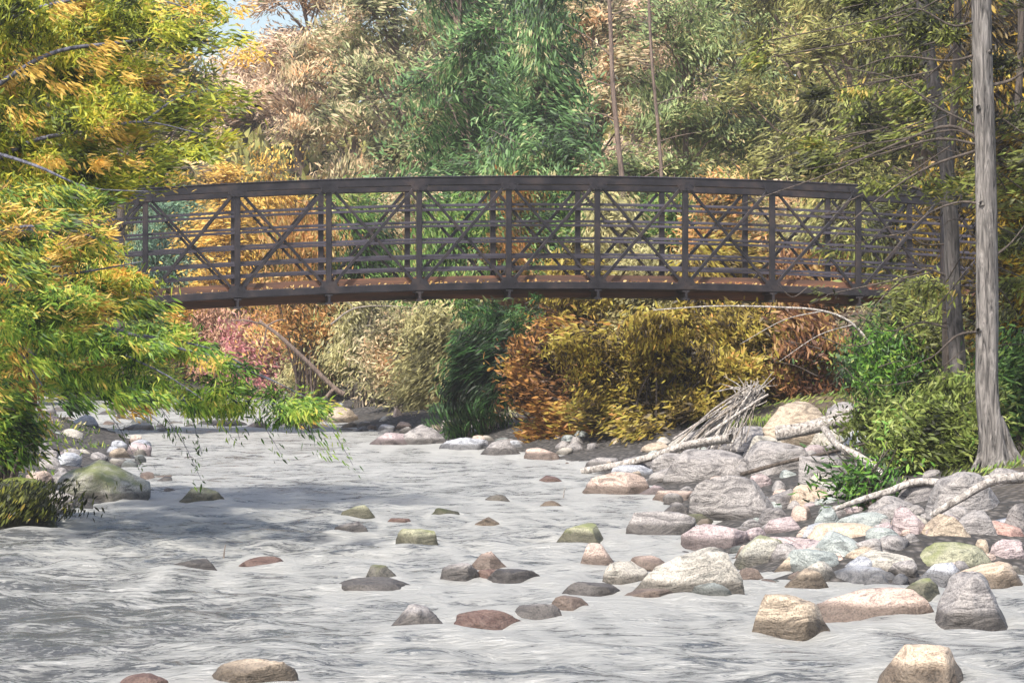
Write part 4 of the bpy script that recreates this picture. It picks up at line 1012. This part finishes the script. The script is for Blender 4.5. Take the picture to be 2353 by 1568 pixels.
# ------------------------------------------------------------------ water surface, foamed round the stones
rows = 8.0 * np.exp(np.arange(0, 790) * 0.0026)
uu = np.linspace(-1, 1, 561)
uu = uu * 0.72 + 0.28 * uu ** 9 * 6
ww = 0.27 * rows + 1.0
XX = uu[None, :] * ww[:, None]; YY = np.repeat(rows[:, None], len(uu), 1)
foam = np.zeros_like(XX); ZZ = waves(XX, YY)
for (rx_, ry_, rw_, rh_) in WET:            # pile-up upstream, foam collar and a foam tail downstream of each stone
    i0 = np.searchsorted(rows, ry_ - 5 * rw_); i1 = np.searchsorted(rows, ry_ + 2 * rw_)
    X_ = (XX[i0:i1] - rx_) / (rw_ * .5); Y_ = (YY[i0:i1] - ry_) / (rw_ * .5)
    d_ = np.hypot(X_, Y_); collar = np.exp(-((d_ - 1.0) / 0.28) ** 2)
    tail = np.exp(-(np.abs(X_ + 0.1 * Y_) - 0.75 - 0.12 * np.maximum(-Y_, 0)) ** 2 / 0.10) * (Y_ < 0) * np.exp(Y_ / 4.0)
    foam[i0:i1] += collar * 0.9 + tail * 0.9
    ZZ[i0:i1] += np.exp(-((X_ / 1.0) ** 2 + ((Y_ - 0.9) / 0.5) ** 2)) * min(rw_ * 0.06, .03) + tail * 0.006
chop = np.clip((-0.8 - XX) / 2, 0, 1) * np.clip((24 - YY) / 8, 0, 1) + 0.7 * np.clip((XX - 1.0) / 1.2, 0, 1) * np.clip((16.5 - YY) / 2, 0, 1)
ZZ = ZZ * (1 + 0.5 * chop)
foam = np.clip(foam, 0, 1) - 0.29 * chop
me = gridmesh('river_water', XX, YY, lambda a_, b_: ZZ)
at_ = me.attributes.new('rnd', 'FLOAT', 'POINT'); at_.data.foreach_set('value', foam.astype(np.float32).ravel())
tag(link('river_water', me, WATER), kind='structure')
nb = gridmesh('near_water', np.linspace(-20, 20, 161), np.linspace(-25, 8.0, 133), lambda x, y: waves(x, y) * np.clip((8 - y) * 2, 0.0, 1) - 0.003 * (y < 8))
tag(link('near_water', nb, WATER), kind='structure')

# ------------------------------------------------------------------ driftwood
def log(name, lab, pts, r0, r1, mat=DRIFT, rough=.1, sides=10, lift=0.05, extra=()):
    base = [onground(p[0], p[1]) for p in pts]
    d0 = sum(b_[1] for b_ in base) / len(base)
    q = [P(p[0], p[1], (p[2] if len(p) > 2 else d0)) for p in pts]
    tb = Tubes(); tb.add(q, r0, r1, 6, sides, rough)
    me = tb.mesh(name)
    o = link(name, me, mat)
    for ex in extra:
        t2 = Tubes(); t2.add([P(p[0], p[1], d0) for p in ex], r1 * .7, .004, 4, 6); ch = link('side_branch', t2.mesh('side_branch'), mat, o)
    return tag(o, lab, 'driftwood', 'driftwood logs on the right bank')
log('driftwood_log', 'long pale driftwood log reaching the water below the bronze bushes', [(1335,1082,28.5),(1420,1068,28.4),(1500,1048,28.2),(1580,1022,28),(1680,1005,27.6)], .035, .05)
log('driftwood_log', 'thick squared grey log lying on the pale flat boulder', [(1782,1000,26),(1860,985,26),(1950,962,26)], .055, .06)
log('driftwood_log', 'grey log with a forked end beside the squared log', [(1780,985,26.6),(1850,975,26.6),(1960,940,26.8)], .03, .03)
log('driftwood_log', 'bent grey branch propped down to the stones', [(1893,985,22.5),(1925,1022,22),(1975,1048,21.8),(2015,1078,21.6),(2036,1120,21.4)], .030, .026, extra=[[(1935,1030),(1938,1060),(1940,1078)]])
log('driftwood_log', 'long bleached log running to the right edge above the boulders', [(1915,1170,20.2),(1985,1145,20.2),(2042,1128,20.2),(2110,1106,20.2),(2213,1114,20.2),(2282,1100,20.2),(2400,1094,20.2)], .018, .045)
log('driftwood_log', 'bleached pole leaning over the large bank boulder at right', [(2140,1184,18.4),(2200,1148,18.3),(2282,1104,18.3),(2390,1092,18.3)], .022, .04)
log('driftwood_log', 'thin dark pole lying across the bank behind the grey dome', [(1700,1090,24.5),(1800,1062,24.5),(1900,1040,24.5),(2000,1015,24.5)], .02, .014, BARK)
log('driftwood_log', 'slim pale stick lying in the shallows right of the root fan', [(1620,1000,28),(1680,960,28),(1740,920,28),(1765,905,28)], .02, .012)
# root fan
x, d, z = onground(1640, 1035); DR = 28.5
e = empty('root_fan', P(1700, 960, DR), 'fan of bleached roots and sticks under the bronze bushes', 'driftwood')
rnd = random.Random(5)
for i in range(46):
    t = i / 45; bx = 1530 + 175 * t + rnd.uniform(-14, 14); by = 1035 - 10 * t + rnd.uniform(-30, 12); tx_ = 1725 + rnd.uniform(-30, 28); ty_ = 905 + rnd.uniform(-22, 25)
    dd = DR + rnd.uniform(-.25, .25)
    tb = Tubes(); tb.add([P(bx, by, dd - .25), P((bx + tx_) / 2 + rnd.uniform(-8, 8), (by + ty_) / 2 - rnd.uniform(2, 16), dd), P(tx_, ty_, dd + .1), P(tx_ + rnd.uniform(-14, 20), ty_ - rnd.uniform(5, 28), dd + .15)], rnd.uniform(.005, .015), .004, 4, 5)
    link('root', tb.mesh('root'), DRIFT if i % 4 else BARKP, e)
for i in range(10):
    tb = Tubes(); a = rnd.uniform(-60, 60); tb.add([P(1715, 915, DR), P(1715 + a * .6, 895 - rnd.uniform(0, 12), DR), P(1700 + a * 1.5, 880 - rnd.uniform(-20, 30), DR)], .012, .003, 4, 5)
    link('root', tb.mesh('root'), DRIFT, e)
# thin stalks standing in the water
for (X, Y, hh, lab) in [(1293, 1145, 25, 'thin pale stalk standing in the water by the yellowish stone'), (512, 1290, 40, 'thin dark twig standing in the water at left')]:
    x, d, z = onground(X, Y); tb = Tubes(); tb.add([(x, d, -0.05), (x + .01, d, hh / FP * d * .6), (x + .02, d, hh / FP * d)], .008, .003, 4, 5)
    tag(link('stalk', tb.mesh('stalk'), DRIFT if X > 1000 else BARKP), lab, 'twig')

# ------------------------------------------------------------------ ground cover
def cover(name, lab, n, xr, yr, pal, seed, smin=0.6, L=(0.06, 0.16), W=0.18, bias=(0.1, -0.2, 0.9), zmax=99):
    rs = np.random.RandomState(seed); x = rs.uniform(*xr, n); y = rs.uniform(*yr, n); s = sdist(x, y)
    keep = s > smin + 0.4 * wob(x, y, 2, seed); x, y = x[keep], y[keep]
    p = np.stack([x, y, ground(x, y) - 0.01], 1)
    V, T = leaves(p, rs, L=L, W=W, bias=bias, seed=seed, swirl=0.8)
    tag(link(name, np_mesh(name, V, T, np.repeat(rs.uniform(0, 1, len(p)), 6)), FMAT(pal)), lab, 'ground cover', kind='stuff')
cover('bank_grass', 'short grass and weeds on the right bank around the trunks', 26000, (2.0, 8), (20.8, 34), 'weed', 61, smin=2.0)
cover('left_bank_grass', 'low green growth on the left bank', 16000, (-14, -4), (22, 46), 'leftgreen', 62, smin=0.6)
cover('leaf_litter', 'autumn leaf litter on the forest floor behind the bridge', 60000, (-16, 16), (38, 66), 'paleolive', 63, smin=0.9, L=(0.08, 0.22), bias=(0.2, -0.3, 0.5))
cover('slope_undergrowth', 'undergrowth on the forested slope', 60000, (-26, 26), (60, 110), 'olive', 64, smin=1, L=(0.4, 1.1), W=0.3, bias=(0, -0.3, 0.7))
# moss fringe on the left boulder
x, d, z = onground(25, 1212)
rs = np.random.RandomState(3); p = np.stack([rs.normal(x, .28, 2600), rs.normal(d - .02, .18, 2600), rs.uniform(.10, .40, 2600)], 1)
V, T = leaves(p, rs, L=(0.05, 0.12), W=0.25, bias=(0.3, -0.2, -0.9), seed=3)
tag(link('fern_moss', np_mesh('fern_moss', V, T, np.repeat(rs.uniform(0, 1, 2600), 6)), FMAT('moss')), 'hanging moss and ferns on the dark boulder at the left edge', 'moss', kind='stuff')

# ------------------------------------------------------------------ haze
import bmesh
bm = bmesh.new(); bmesh.ops.create_cube(bm, size=1)
bmesh.ops.scale(bm, vec=(330, 310, 36), verts=bm.verts); bmesh.ops.translate(bm, vec=(0, 92, 36 / 2 - 1.8), verts=bm.verts)
me = bpy.data.meshes.new('haze'); bm.to_mesh(me); bm.free()
m = bpy.data.materials.new('haze'); m.use_nodes = True; nt = m.node_tree; nt.nodes.clear()
pv = nt.nodes.new('ShaderNodeVolumePrincipled'); pv.inputs['Color'].default_value = (0.95, 0.93, 0.92, 1); pv.inputs['Density'].default_value = 0.0007; pv.inputs['Anisotropy'].default_value = 0.2
out = nt.nodes.new('ShaderNodeOutputMaterial'); nt.links.new(pv.outputs[0], out.inputs['Volume'])
tag(link('haze', me, m), 'thin pale haze hanging between the bridge and the far trees', 'haze', kind='stuff')
